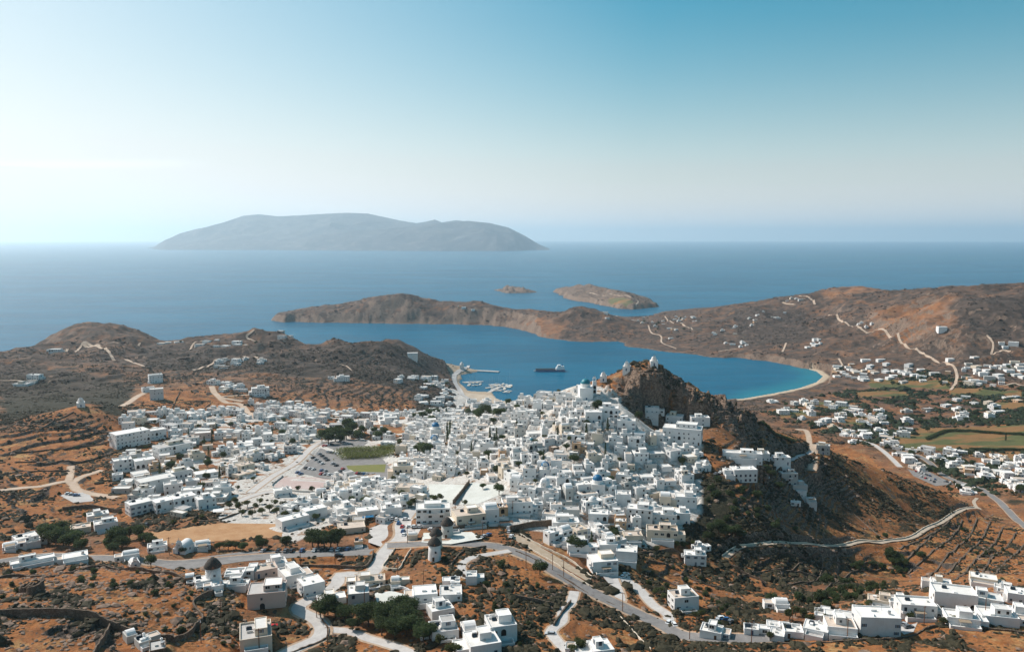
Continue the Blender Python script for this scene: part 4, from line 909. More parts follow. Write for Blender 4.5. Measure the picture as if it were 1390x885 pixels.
CN = ['first', 'second', 'third', 'fourth', 'fifth', 'sixth', 'seventh', 'eighth', 'ninth', 'tenth', 'eleventh', 'twelfth', 'thirteenth', 'fourteenth', 'fifteenth', 'sixteenth', 'seventeenth', 'eighteenth', 'nineteenth', 'twentieth']
def walls_for(rot):                         # the four sides: local outward angle, and how far each turns to the road side
    return [(0, -1, 0.0), (1, 0, math.pi / 2), (0, 1, math.pi), (-1, 0, -math.pi / 2)]
def house(x, y, w_, d_, h_, rot, col='white', roof='roofw', seed=0, parts=True, upper=None, wing=None, court=None, group=None, name='town_house', cat='house', nwin=1.0, dist=None, extra=()):
    rd = random.Random(seed * 7919 + 13); zmin, zmax, _z = foot(x, y, w_, d_, rot)
    z0 = float(hgt(x, y)); zb = max(zmin - z0 - .6, -4.5); h_ = max(h_, zmax - z0 + 2.2)
    root = empty(name, (x, y, z0), rot); dist = dist or math.hypot(x, y)
    b = MB(); b.shell(w_, d_, zb, h_, h_ - rd.choice((.25, .4, .7))); zt = h_; zr = b.v[12][2] + .05
    b.build('wall', col, root)
    rb = MB(); t = .28; rb.quad([(-w_/2+t, -d_/2+t, zr + .05), (w_/2-t, -d_/2+t, zr), (w_/2-t, d_/2-t, zr), (-w_/2+t, d_/2-t, zr + .04)]); rb.build('roof', roof, root)
    far = dist > 900
    def openings(bw, bd, cx, cy, za, zb_, dens, par, ground=True):
        sty = rd.choice((0, 0, 1, 2, 3, 5, 0, 4))
        for nx, ny, ang in walls_for(rot):
            wx = nx * math.cos(rot) - ny * math.sin(rot); wy = nx * math.sin(rot) + ny * math.cos(rot)
            tocam = -(wx * x + wy * y) / math.hypot(x, y)
            if tocam < -.25 or (far and tocam < .1): continue
            L_ = bw if ny else bd; off = bd / 2 if ny else bw / 2
            nst = max(1, int((zb_ - za + .5) // 2.8)); 
            for s_ in range(nst):
                n_ = max(1, int(L_ / 2.9)); zz_ = za + s_ * 2.9
                if zz_ + 2.0 > zb_ + .1: continue
                k0 = rd.randrange(n_)
                for k in range(n_):
                    if rd.random() > dens: continue
                    u = (k + .5) / n_ * L_ - L_ / 2 + rd.uniform(-.25, .25)
                    px_ = cx + (u if ny else 0) * (1 if ny < 0 else -1) + nx * (off + .03); py_ = cy + (u if nx else 0) * nx + ny * (off + .03)
                    r1 = rd.random()
                    if k == k0 and s_ == 0 and ny < 0 and ground:
                        o = link('door', DOOR[seed % 3], par, (px_, py_, za + .02))
                    elif r1 < .09 and zb_ - zz_ > 2.6 and L_ > 5: o = link('archway', ARCH, par, (px_, py_, zz_ + .05))
                    elif r1 < .17 and s_ > 0 and not far: 
                        o = link('balcony', BALC, par, (px_, py_, zz_)); o.rotation_euler = (0, 0, ang); o = link('balcony_door', WIN[6], par, (px_, py_, zz_ + .05))
                    else: o = link('window', WIN[sty], par, (px_, py_, zz_ + .95))
                    o.rotation_euler = (0, 0, ang)
    if parts: openings(w_, d_, 0, 0, max(0.0, _z[0] - z0 if False else 0.0), h_ - .4, .8 * nwin, root)
    words_ = []
    if upper:
        uw, ud, uh, ux, uy = upper; b = MB(); b.shell(uw, ud, zr - .1, zr + uh, zr + uh - .25)
        u_ = b.build('upper_storey', col if rd.random() < .85 else 'cream', root, loc=(ux, uy, 0)); q = MB(); q.quad([(-uw/2+t, -ud/2+t, zr+uh-.25), (uw/2-t, -ud/2+t, zr+uh-.28), (uw/2-t, ud/2-t, zr+uh-.25), (-uw/2+t, ud/2-t, zr+uh-.22)]); q.build('roof', rd.choice(('roofw', 'roofw', roof)), u_)
        if parts: openings(uw, ud, 0, 0, zr + .05, zr + uh - .3, .7, u_, False)
        words_.append('small upper storey')
    if wing:
        ww, wd, wh, wx_, wy_ = wing; b = MB(); b.shell(ww, wd, zb - 1.0, wh, wh - .3); u_ = b.build('side_wing', col, root, loc=(wx_, wy_, 0))
        q = MB(); q.quad([(-ww/2+t, -wd/2+t, wh-.3), (ww/2-t, -wd/2+t, wh-.33), (ww/2-t, wd/2-t, wh-.3), (-ww/2+t, wd/2-t, wh-.27)]); q.build('roof', rd.choice(('roofw', 'roofc', roof)), u_)
        if parts: openings(ww, wd, 0, 0, 0, wh - .3, .7, u_, False)
        words_.append('low side wing')
    if court:
        cw, cd, cx_, cy_ = court; fz = foot(x + math.cos(rot) * cx_ - math.sin(rot) * cy_, y + math.sin(rot) * cx_ + math.cos(rot) * cy_, cw, cd, rot)
        top = max(fz[1] - z0 + .3, 0.1); b = MB(); b.shell(cw, cd, fz[0] - z0 - .5, top + .8, top, .2); u_ = b.build('courtyard_wall', 'white', root, loc=(cx_, cy_, 0)); q = MB(); q.quad([(-cw/2+.2, -cd/2+.2, top), (cw/2-.2, -cd/2+.2, top), (cw/2-.2, cd/2-.2, top), (-cw/2+.2, cd/2-.2, top)]); q.build('floor', rd.choice(('roofw', 'roofc', 'roofg', 'concrete')), u_)
        words_.append('walled courtyard')
        if parts and rd.random() < .35 and cd > 3: o = link('pergola', PERG, root, (cx_, cy_ + cd / 2 - .2, top)); words_.append('pergola')
    if parts:
        if rd.random() < .5: link('chimney', CHIM, root, (rd.uniform(-.35, .35) * w_, d_ * .36, zr)); words_.append('chimney')
        if dist < 650:
            for _ in range(rd.randint(1, 3)): o = link('roof_hatch', HATCH[rd.randrange(3)], root, (rd.uniform(-.38, .38) * w_, rd.uniform(-.3, .35) * d_, zr)); o.rotation_euler = (0, 0, rd.choice((0, 1.57)))
            if rd.random() < .5: link('antenna', ANT, root, (rd.uniform(-.4, .4) * w_, rd.uniform(0, .4) * d_, zr))
        if not upper and w_ < 8.5 and rd.random() < .22:
            q = MB(); q.prism([(d_ * .36 * math.cos(math.pi * k / 8), zr + .1 + d_ * .3 * math.sin(math.pi * k / 8)) for k in range(9)], -w_ * .42, w_ * .42); q.build('vault', 'white', root)
        r1 = rd.random() * (.5 if dist < 430 else 1)
        if r1 < .16: link('water_tank', TANK, root, (w_ * .3, -d_ * .1, zr)); words_.append('water tank')
        elif r1 < .34: o = link('solar_heater', SOLAR, root, (-w_ * .2, d_ * .1, zr)); words_.append('solar heater')
        if rd.random() < .14 and h_ > 4.5: o = link('stair', STAIR[2], root, (-w_ / 2 - .75, -d_ * .45, 0)); words_.append('outside stair')
    desc = {'white': 'white', 'cream': 'cream', 'ochre': 'ochre', 'grey': 'grey', 'pink': 'pinkish beige', 'stone': 'bare stone'}[col]
    desc += ' ' + ('one-storey' if h_ < 4.6 else 'two-storey' if h_ < 7.8 else 'three-storey') + ' ' + ('villa' if cat == 'villa' else 'house')
    desc += ' with clay roof' if roof == 'roofc' and seed % 3 else ' with grey roof' if roof == 'roofg' and seed % 3 else ' with ' + words_[0] if words_ else {'roofw': '', 'roofc': ' with clay roof', 'roofg': ' with grey roof'}[roof]
    desc = desc.replace('pinkish beige', 'pinkish').replace('small upper storey', 'roof room').replace('low side wing', 'side wing').replace('walled courtyard', 'front yard')
    THINGS.append((root, desc, cat, group, 'house' if cat != 'villa' else 'villa'))
    return root

def elaborate(q, k):
    rd = random.Random(k * 31 + 5); w_, d_, h_ = q['w_'], q['d_'], q['h_']; e = {}
    nr = math.hypot(q['x'], q['y']) < 430
    if w_ > 6.5 and rd.random() < (.6 if nr else .5): e['upper'] = (w_ * rd.uniform(.3, .55), d_ * rd.uniform(.45, .7), rd.uniform(2.2, 2.9), w_ * rd.uniform(-.18, .18), d_ * rd.uniform(0, .12))
    if rd.random() < (.6 if nr else .35): sd = rd.choice((-1, 1)); ww = rd.uniform(3, 4.5); e['wing'] = (ww, d_ * .7, max(2.7, h_ * rd.uniform(.45, .7)), sd * (w_ / 2 + ww / 2 - .02), d_ * .1)
    if rd.random() < (.7 if nr else .4): cd = rd.uniform(2.2, 4); e['court'] = (w_ * rd.uniform(.6, 1), cd, 0, -d_ / 2 - cd / 2 + .02)
    return e
for k, q in enumerate(TOWN):
    a = {u: v for u, v in q.items() if u not in ('px', 'keep')}; a.setdefault('group', T1); a.setdefault('nwin', .5 if q.get('keep') and math.hypot(q['x'], q['y']) < 400 else .9)
    if a.get('name') is None: a['name'] = 'town_house'
    house(seed=k, **{**elaborate(q, k), **a})
for k, q in enumerate(VILLAS):
    a = {u: v for u, v in q.items() if u not in ('px', 'keep')}
    house(seed=k + 500, nwin=.8, parts=math.hypot(q['x'], q['y']) < 1500, **{**({} if math.hypot(q['x'], q['y']) > 1300 else elaborate(q, k + 50)), **a})
b = MB()
for k, q in enumerate(REST):
    rd = random.Random(k); c, s_ = math.cos(q['rot']), math.sin(q['rot']); z0 = float(hgt(q['x'], q['y'])); zmin = foot(q['x'], q['y'], q['w_'], q['d_'], q['rot'])[0]; i0 = len(b.v); w_, d_, h_ = q['w_'], q['d_'], q['h_']
    mi = {'white': 0, 'cream': 1, 'ochre': 2, 'grey': 3, 'stone': 4}[q['col']]; ri = {'roofw': 5, 'roofc': 6, 'roofg': 7}[q['roof']]
    b.shell(w_, d_, zmin - z0 - .6, h_, h_ - .3, .28, mi); b.quad([(-w_/2+.28, -d_/2+.28, h_-.3), (w_/2-.28, -d_/2+.28, h_-.3), (w_/2-.28, d_/2-.28, h_-.3), (-w_/2+.28, d_/2-.28, h_-.3)], ri)
    if rd.random() < .5: b.box(-w_*.3, w_*.1, -d_*.1, d_*.3, h_-.3, h_+2.1, 0, 5)
    for s2 in range(int(h_ // 2.9)):
        for u in np.arange(-w_/2 + 1.2, w_/2 - .8, 2.6):
            if rd.random() < .75: b.quad([(u-.4, -d_/2-.03, s2*2.9+.9), (u+.4, -d_/2-.03, s2*2.9+.9), (u+.4, -d_/2-.03, s2*2.9+2), (u-.4, -d_/2-.03, s2*2.9+2)], 8)
        for u in np.arange(-d_/2 + 1.2, d_/2 - .8, 2.6):
            for sg in (-1, 1):
                if rd.random() < .6: b.quad([(sg*(w_/2+.03), sg*(u-.4), s2*2.9+.9), (sg*(w_/2+.03), sg*(u+.4), s2*2.9+.9), (sg*(w_/2+.03), sg*(u+.4), s2*2.9+2), (sg*(w_/2+.03), sg*(u-.4), s2*2.9+2)], 8)
    for i in range(i0, len(b.v)): vx, vy, vz = b.v[i]; b.v[i] = (q['x'] + c * vx - s_ * vy, q['y'] + s_ * vx + c * vy, z0 + vz)
if REST: b.build('town_house_mass', ['white', 'cream', 'ochre', 'grey', 'stone', 'roofw', 'roofc', 'roofg', 'glass'])['kind'] = 'stuff'
# ------------------------------------------------------------------ churches, windmills
def half_dome(b, r_, z, m, seg=20, ky=1.0):
    b.lathe([(r_ * math.cos(a), z + ky * r_ * math.sin(a)) for a in np.linspace(0, math.pi / 2 * .97, 8)], seg, m, True)
def cross_on(parent, z, s_=1.0, x=0, y=0):
    b = MB(); b.box(-.06*s_, .06*s_, -.06*s_, .06*s_, 0, 1.3*s_); b.box(-.4*s_, .4*s_, -.05*s_, .05*s_, .75*s_, .88*s_); return b.build('cross', 'metal', parent, loc=(x, y, z))
def belfry(parent, x, y, z, s_=1.0):
    b = MB(); b.box(-1.1*s_, -.7*s_, -.3*s_, .3*s_, 0, 2.6*s_); b.box(.7*s_, 1.1*s_, -.3*s_, .3*s_, 0, 2.6*s_); b.box(-.7*s_, .7*s_, -.3*s_, .3*s_, 1.9*s_, 2.6*s_)
    b.prism([(-.3*s_, 2.6*s_), (.3*s_, 2.6*s_), (0, 3.4*s_)], -.8*s_, .8*s_, 0); o = b.build('belfry', 'white', parent, loc=(x, y, z))
    q = MB(); q.lathe([(.28*s_, .0), (.2*s_, .3*s_), (.1*s_, .45*s_)], 8, 0); q.build('bell', 'metal', o, loc=(0, 0, 1.2*s_)); cross_on(o, 3.35*s_, .8*s_); return o
def site(px, py, back=0, rot=0):
    x, y, z, m = mpx(px, py); ra = R(rot) + math.atan2(-x, y); x -= math.sin(ra) * back; y += math.cos(ra) * back
    return x, y, float(hgt(x, y)), m, ra
def chapel(px, py, w_, d_, h_, label, rot=0, dome='white', bel=True, vault=False, drum=1.0, tower=0):
    x, y, z, m, ra = site(px, py, d_ / 2, rot); add_rect(x, y, w_, d_, ra); root = empty('chapel', (x, y, z), ra); zmin = foot(x, y, w_, d_, ra)[0] - z - .5
    b = MB(); b.shell(w_, d_, zmin, h_, h_ - .15, .25); b.build('wall', 'white', root)
    q = MB(); q.box(-w_/2 + .25, w_/2 - .25, -d_/2 + .25, d_/2 - .25, h_ - .6, h_ - .12); q.build('roof', 'roofw', root)
    if vault:
        q = MB(); n_ = 10; pts = [(w_ * .42 * math.cos(math.pi * k / n_), h_ - .12 + w_ * .36 * math.sin(math.pi * k / n_)) for k in range(n_ + 1)]
        q.prism(pts, -d_ * .46, d_ * .46, 0); o = q.build('vault', 'white', root); o.rotation_euler = (0, 0, math.pi / 2)
        top = h_ + w_ * .36
    if dome:
        r_ = min(w_, d_) * .36; q = MB(); q.lathe([(r_ * 1.04, h_ - .2), (r_ * 1.04, h_ + r_ * .55 * drum)], 20, 0); q.build('drum', 'white', root)
        q = MB(); half_dome(q, r_, h_ + r_ * .55 * drum - .02, 0); dm = q.build('dome', dome, root, True); top = h_ + r_ * (.55 * drum + 1); cross_on(root, top - .1)
        dm['label'] = {'blue': 'blue painted dome', 'teal': 'teal painted dome', 'white': 'whitewashed dome'}[dome]
    if bel: belfry(root, 0, -d_ / 2 + .35, h_ - .05, min(1.3, w_ / 5))
    if tower:
        q = MB(); q.shell(2.6, 2.6, zmin, tower, tower - .4); t_ = q.build('bell_tower', 'white', root, loc=(w_ / 2 + 1.6, 0, 0)); belfry(root, w_ / 2 + 1.6, 0, tower - .4, 1.1)
        for k in (0, 1): o = link('archway', ARCH, t_, (0, -1.34, tower * .35 + k * 3))
    link('door', DOOR[0], root, (0, -d_ / 2 - .03, 0)); 
    for sx in (-1, 1): o = link('window', WIN[5], root, (sx * (w_ / 2 + .03), 0, 1.5)); o.rotation_euler = (0, 0, sx * math.pi / 2)
    tag(root, label, 'chapel'); return root
chapel(888, 498, 5.5, 6.5, 3.6, 'white domed chapel standing on the very top of the brown castle rock', 5)
chapel(850, 508, 5.5, 6.5, 3.4, 'white domed chapel halfway along the crest of the castle rock', -8)
chapel(819, 519, 5.0, 5.5, 3.8, 'white domed chapel lowest on the crest, beside the teal domed church', 0)
chapel(796, 548, 9.5, 11, 9.0, 'tall white church with teal dome and bell tower under the castle rock', 8, 'teal', False, drum=1.3, tower=13)
chapel(592, 597, 8.5, 8.5, 8.2, 'white church with blue dome, rear one of the twin blue domes', 4, 'blue', False)
chapel(590, 611, 9.0, 8.0, 6.5, 'white church with blue dome, front one of the twin blue domes', 4, 'blue', True)
chapel(812, 672, 8, 8, 5.2, 'white church with a large blue dome among houses at the old town foot', 6, 'blue', False, drum=1.2)
chapel(740, 648, 7, 8, 4.4, 'white church with blue dome and belfry in the middle of the old town', 0, 'blue', True)
chapel(738, 676, 8, 8, 5.0, 'large white domed church with open belfry above the retaining wall', -10, 'white', True, drum=1.2)
chapel(804, 700, 6.5, 7, 4.6, 'white domed chapel downhill from the large blue dome', 0, 'white', False)
chapel(721, 610, 5, 6, 3.8, 'small church with pale blue dome in the upper old town', 0, 'teal', False)
chapel(110, 553, 6.5, 7, 3.8, 'lone white domed chapel on the dark knoll above orange terraces', 0)
chapel(243, 752, 6.2, 9, 3.2, 'white barrel vaulted church with belfry beside the orange field', -30, None, True, True)
chapel(184, 771, 4, 5, 2.6, 'tiny white chapel with steep belfry above the rocky slope', 10, None, True, True)
chapel(627, 502, 8, 9, 9, 'white chapel with tower on the point by the harbour mouth', 0, 'white', True)
chapel(960, 640, 5, 6, 4.0, 'small white chapel at the dark slope edge below the castle rock', 12, 'white', True)

def windmill(px, py, label, r_=3.3, h_=7.5, cap=True, body='white', sails=False, ruin=False):
    x, y, z, m, ra = site(px, py, r_, 0); add_rect(x, y, 2 * r_, 2 * r_, 0); root = empty('windmill', (x, y, z), ra)
    b = MB(); b.lathe([(r_, -1.2), (r_ * .985, 0), (r_ * .9, h_ * .5), (r_ * .86, h_), (r_ * .7, h_ + .02)], 26, 0, False); b.build('tower', body, root, True)
    if cap:
        b = MB(); b.lathe([(r_ * 1.03, h_ - .35), (r_ * 1.05, h_ - .1), (r_ * .85, h_ + r_ * .35), (r_ * .5, h_ + r_ * .8), (r_ * .12, h_ + r_ * 1.08)], 26, 0); b.build('thatched_cap', 'thatch', root, True)
        b = MB(); b.box(-.12, .12, -r_ - .9, .6, -.12, .12); b.build('windshaft', 'wood', root, loc=(0, 0, h_ + .5))
    else:
        b = MB(); b.lathe([(r_ * .7, h_ - .4)], 26, 0, True); b.build('roof', 'roofg', root)
    link('door', DOOR[1], root, (-.6, -r_ * .985 - .02, 0)); link('window', WIN[5], root, (.5, -r_ * .9 + .0, h_ * .5))
    if sails:
        sp_ = MB()
        for k in range(6):
            a = k * math.pi / 6; c, s_ = math.cos(a) * 4.2, math.sin(a) * 4.2; sp_.quad([(-c-.05, 0, -s_), (-c, 0, -s_-.05), (c+.05, 0, s_), (c, 0, s_+.05)])
        sp_.build('sail_spar', 'wood', root, loc=(0, -r_ - .8, h_ + .5))
    return tag(root, label, 'windmill', 'windmills on the slope below the old town')
windmill(590, 763, 'round thatched windmill in front, nearest of the three beside the road', 3.1, 7.4)
windmill(592, 746, 'round thatched windmill standing just behind the nearest windmill', 3.1, 6.8, body='cream')
windmill(607, 730, 'grey stone windmill with thatched cap, rear one by the white yard', 3.2, 6.6, body='grey')
windmill(290, 795, 'white windmill with dark cap among flat roofed cubes on rocky hill', 3.4, 7.2, sails=True)
windmill(549, 688, 'round roofless mill tower next to dark trees above the square', 2.9, 7, False)
windmill(574, 676, 'round roofless mill tower beside the white school yard', 2.8, 6.5, False)
def ruin(px, py, r_, h_, label):
    x, y, z, m, ra = site(px, py, r_, 0); b = MB(); n_ = 22; rd = random.Random(px); i0 = 0
    hs_ = [h_ * (1 - .45 * abs(math.sin(k / n_ * math.pi)) * rd.uniform(.6, 1.2)) for k in range(n_ + 1)]; hs_[-1] = hs_[0]
    for rr_, top in ((r_, 1), (r_ - .7, 0)):
        for k in range(n_): a = 2 * math.pi * k / n_; b.v.append((rr_ * math.cos(a), rr_ * math.sin(a), -1)); b.v.append((rr_ * .93 * math.cos(a), rr_ * .93 * math.sin(a), hs_[k]))
    for k in range(n_):
        q = (k + 1) % n_; b.f.append((2*k, 2*q, 2*q+1, 2*k+1)); b.f.append((2*n_+2*q, 2*n_+2*k, 2*n_+2*k+1, 2*n_+2*q+1)); b.f.append((2*k+1, 2*q+1, 2*n_+2*q+1, 2*n_+2*k+1)); b.mi += [0, 0, 0]
    o = b.build('ruined_mill', 'stone', None, loc=(x, y, z)); return tag(o, label, 'ruin')
ruin(36, 805, 2.6, 4.2, 'smaller broken stone mill stump on the rocky slope'); ruin(49, 808, 3.1, 5.0, 'larger broken stone mill stump open at the top on rocky slope')

# ------------------------------------------------------------------ dry stone walls
def wall(px, h_, label, mat='stone', t=.6, name='dry_stone_wall', cat='wall', step=1.6, jag=.18, world=False):
    P2 = np.array(px) if world else resample([at(a, b)[:2] for a, b in px], step); rd = random.Random(int(px[0][0] * 7 + px[0][1])); n_ = len(P2)
    z = np.array(hgt(P2[:, 0], P2[:, 1])); kk = 3; zs = np.convolve(np.pad(z, kk, mode='edge'), np.ones(2*kk+1)/(2*kk+1), 'valid'); T = np.gradient(P2, axis=0); T /= np.linalg.norm(T, axis=1)[:, None] + 1e-9; N = np.stack([-T[:, 1], T[:, 0]], -1)
    V = []
    for k in range(n_):
        lf_ = float(vnoise(np.array([P2[k, 0] / 9.0]), np.array([P2[k, 1] / 9.0]), 5)[0]); top = max(zs[k], z[k]) + (h_ * (1 if mat != 'stone' or h_ > 2 else .35 + .95 * lf_)) + rd.uniform(-jag, jag); j_ = rd.uniform(-.1, .1)
        for q, zz_ in ((-t * .62, z[k] - 1.2), (-t * .42, top), (t * .42, top + rd.uniform(-.08, .08)), (t * .62, z[k] - 1.2)): V.append((P2[k, 0] + N[k, 0] * (q + j_), P2[k, 1] + N[k, 1] * (q + j_), zz_))
    Fq = [(4*k+a, 4*k+a+1, 4*k+a+5, 4*k+a+4) for k in range(n_-1) for a in range(3)] + [(3, 2, 1, 0), (4*n_-4, 4*n_-3, 4*n_-2, 4*n_-1)]
    me = bpy.data.meshes.new(name); me.from_pydata(V, [], Fq); me.materials.append(MAT[mat]); me.update(); return tag(link(name, me), label, cat, 'stone and plaster walls')
wall([(-10, 838), (40, 837), (75, 836), (110, 842), (150, 852), (163, 856)], 2.9, 'long tall dark stone wall crossing the rocky slope of shrubs')
wall([(163, 856), (200, 866), (236, 872)], 2.4, 'dark stone wall behind the two small grey sheds')
wall([(150, 852), (143, 866), (132, 884), (126, 895)], 2.2, 'stone wall running down the slope from the tall dark wall')
wall([(-10, 786), (20, 783), (60, 783), (95, 778), (130, 772), (162, 774)], 1.3, 'low stone wall along the upper edge of the rocky slope')
wall([(162, 774), (200, 776), (238, 782), (262, 794), (290, 801)], 1.6, 'stone wall from the tiny chapel to the dark capped windmill')
wall([(290, 801), (286, 808), (266, 815), (263, 823), (275, 837), (270, 850), (255, 864), (236, 872)], 1.9, 'winding stone wall going down from the dark capped windmill')
wall([(360, 765), (400, 768), (450, 770), (492, 771), (503, 763), (507, 750)], 1.9, 'dark retaining wall under the orange bank beside the car row')
wall([(437, 842), (446, 855), (440, 868), (415, 880), (388, 890)], .8, 'low parapet round the outside of the tight road bend')
wall([(536, 745), (528, 758), (520, 771), (541, 773), (552, 755), (558, 746)], .9, 'pale wall round the small empty plot above the road fork', 'cream', .35)
wall([(692, 722), (720, 716), (750, 714), (775, 718)], 3.2, 'high dark retaining wall below the large white domed church')
wall([(700, 748), (725, 760), (760, 782), (800, 806), (835, 822)], .7, 'low stone kerb wall beside the main road going downhill', 'stone', .4)
wall([(716, 743), (760, 770), (800, 796)], .7, 'low wall between the paved walk and the main road', 'cream', .4)
wall([(706, 726), (735, 742), (775, 762), (803, 784)], .9, 'upper wall of the paved walk beside the main road', 'cream', .4)
def offset_line(P3, off): T = np.gradient(P3[:, :2], axis=0); T /= np.linalg.norm(T, axis=1)[:, None]; return P3[:, :2] + np.stack([-T[:, 1], T[:, 0]], -1) * off
wall(offset_line(P_PATH, 2.1), .8, 'pale parapet along the uphill edge of the long paved path', 'cream', .5, world=True)
wall(offset_line(P_PATH, -2.1)[: int(len(P_PATH) * .9)], .7, 'stone parapet along the downhill edge of the long paved path', world=True)
wall([(1060, 752), (1090, 757), (1112, 752), (1116, 775), (1104, 790), (1062, 796)], 1.6, 'stone field wall round the plot under the long paved path')
wall([(1075, 776), (1098, 760)], 1.0, 'short stone wall splitting the plot under the long paved path')
wall([(1040, 795), (1010, 780), (990, 768)], 1.2, 'stone field wall left of the walled plot below the path')
wall([(1055, 874), (1100, 873), (1150, 871), (1200, 868), (1240, 862), (1262, 852), (1290, 849), (1340, 854), (1395, 860)], .8, 'long low stone wall in front of the nearest row of houses')
wall([(190, 578), (215, 566), (235, 551), (244, 532)], 1.2, 'dark stone wall climbing behind the hotel rows')
wall([(246, 546), (285, 546), (272, 558), (262, 566)], 1.0, 'field wall across the brown field behind the lower quarter')
wall([(20, 614), (60, 612), (110, 606), (150, 600)], 1.3, 'upper terrace wall on the orange hillside by the left quarter')
wall([(20, 628), (75, 630), (120, 626), (158, 614)], 1.3, 'second terrace wall on the orange hillside')
wall([(0, 645), (50, 640), (95, 640)], 1.3, 'third terrace wall above the pale dirt road')
wall([(85, 575), (120, 582), (165, 590)], 1.2, 'terrace wall just below the lone chapel knoll')
wall([(100, 560), (70, 575), (55, 585)], 1.4, 'dark wall running down from the lone chapel')
wall([(85, 693), (130, 690), (165, 695)], 2.2, 'dark retaining wall above the cluster with the parked vans')
wall([(612, 768), (628, 750), (660, 742)], .8, 'low wall outside the curved path near the windmills')
wall([(628, 783), (650, 790), (668, 812)], 1.2, 'stone wall beside the scrap yard downhill from the curved path')
wall([(700, 812), (730, 818), (752, 822)], 1.8, 'dark wall in front of the junk filled yard')
wall([(775, 818), (762, 834), (752, 850)], 1.4, 'dark wall at the edge of the narrow lane near the junk yard')
wall([(842, 838), (858, 855), (884, 882)], .7, 'thin pale wall descending the slope under the main road', 'cream', .35)
wall([(1098, 632), (1092, 615), (1090, 602)], .9, 'parapet on the inside of the saddle road bend')
wall([(570, 811), (548, 799), (520, 798), (510, 801)], 1.0, 'curved white wall round the floor behind the grey cube house', 'white', .35)
wall([(860, 752), (905, 748), (935, 752)], 1.6, 'retaining wall under the long cream houses')
wall([(384, 646), (372, 663), (442, 667), (456, 648)], 1.0, 'wall round the pinkish sports court', 'grey', .3)
wall([(615, 684), (625, 672), (637, 656)], 2.4, 'stone wall between the two white yards of the school')
wall([(340, 690), (300, 705), (262, 708)], .9, 'field wall above the orange field by the belfry church')

for n_, L_ in enumerate([[(1213,772),(1240,750),(1268,724),(1288,708)],[(1232,780),(1262,752),(1290,730),(1306,706)],[(1252,784),(1284,756),(1312,732),(1326,704)],[(1272,786),(1304,758),(1330,734),(1344,708)],[(1294,788),(1322,762),(1346,740),(1362,716)],[(1316,788),(1342,764),(1364,744),(1380,722)],[(1338,788),(1360,768),(1382,748),(1398,728)],[(1222,746),(1246,735),(1270,722)]]):
    wall(L_, .9, CN[n_] + ' stone terrace line from the gully across the rust red slope', t=1.1)
wall([(1002, 782), (1040, 775), (1088, 778), (1108, 784)], 1.1, 'terrace wall under the walled plot in the gully')
wall([(1118, 803), (1150, 782), (1178, 775), (1202, 771)], 1.1, 'stone wall along the green gully floor')
wall([(1120, 760), (1150, 768), (1180, 762)], 1.0, 'short terrace wall just under the long paved path')
wall([(960, 668), (1000, 676), (1040, 690), (1070, 700)], 1.0, 'terrace wall across the dark slope under the stepped villas')
wall([(985, 705), (1030, 712), (1080, 716)], 1.0, 'lower terrace wall across the dark slope')
wall([(1120, 660), (1150, 690), (1175, 712), (1195, 728)], .8, 'thin wall dropping down the scrubby spur to the paved path')
wall([(875, 775), (905, 790), (930, 800)], .9, 'terrace wall above the lone slope house')
wall([(940, 800), (975, 815), (1000, 836)], .9, 'terrace wall right of the lone slope house')
wall([(880, 760), (915, 772), (950, 790), (985, 800)], 1.0, 'long terrace wall between the two lone white houses')
# ------------------------------------------------------------------ cars, boats
def car_proto(paint):
    k = {'white': (.75, .75, .74), 'silver': (.42, .43, .44), 'black': (.025, .027, .03), 'red': (.45, .02, .02), 'blue': (.03, .10, .24), 'grey': (.14, .145, .15)}[paint]
    if 'car_' + paint not in MAT: MAT['car_' + paint] = simple('car_paint_' + paint, k, .3, .05, 1, .5)
    root = empty('parked_car', (0, 0, -500)); b = MB(); pr = [(-2.1, .35), (2.1, .35), (2.12, .62), (2.0, .82), (1.1, .93), (-1.75, .98), (-2.08, .85)]
    b.prism(pr, -.84, .84, 0); bd = b.mesh('body', ['car_' + paint]); bo = link('body', bd, root); bo.rotation_euler = (0, 0, -math.pi / 2)
    b = MB(); i = 0; lo = [(-1.75, -.78), (1.05, -.78), (1.05, .78), (-1.75, .78)]; hi = [(-1.3, -.62), (.3, -.62), (.3, .62), (-1.3, .62)]
    b.v = [(x, y, .93) for x, y in lo] + [(x, y, 1.42) for x, y in hi]; b.f = [(0, 1, 5, 4), (1, 2, 6, 5), (2, 3, 7, 6), (3, 0, 4, 7)]; b.mi = [0] * 4; b.build('windows', 'glass', root)
    b = MB(); b.box(-1.32, .32, -.63, .63, 1.40, 1.46); b.build('roof', 'car_' + paint, root)
    wm = MB(); wm.lathe([(.33, -.11), (.33, .11)], 12, 0); wm.f.append(tuple(range(11, -1, -1))); wm.mi.append(0); wmesh = wm.mesh('wheel', 'rubber')
    for x in (-1.3, 1.3):
        for y in (-.78, .78): o = link('wheel', wmesh, root, (x, y, .33)); o.rotation_euler = (math.pi / 2, 0, 0)
    fix_kids(root); return root
CARP = {p: car_proto(p) for p in ('white', 'silver', 'black', 'red', 'blue', 'grey')}; used_p = set(); CARS = []
def car(px, py, ang, paint, jx=0):
    x, y, z = at(px, py)
    if paint in used_p: o = copy_tree(CARP[paint])
    else: o = CARP[paint]; used_p.add(paint)
    o.location = (x, y, z + .12); o.rotation_euler = (0, 0, R(ang)); THINGS.append((o, paint + ' parked car', 'car', 'parked cars', 'car')); CARS.append((x, y))
rc = random.Random(5); PC = ['white', 'white', 'silver', 'white', 'black', 'grey', 'blue', 'silver', 'red', 'white']
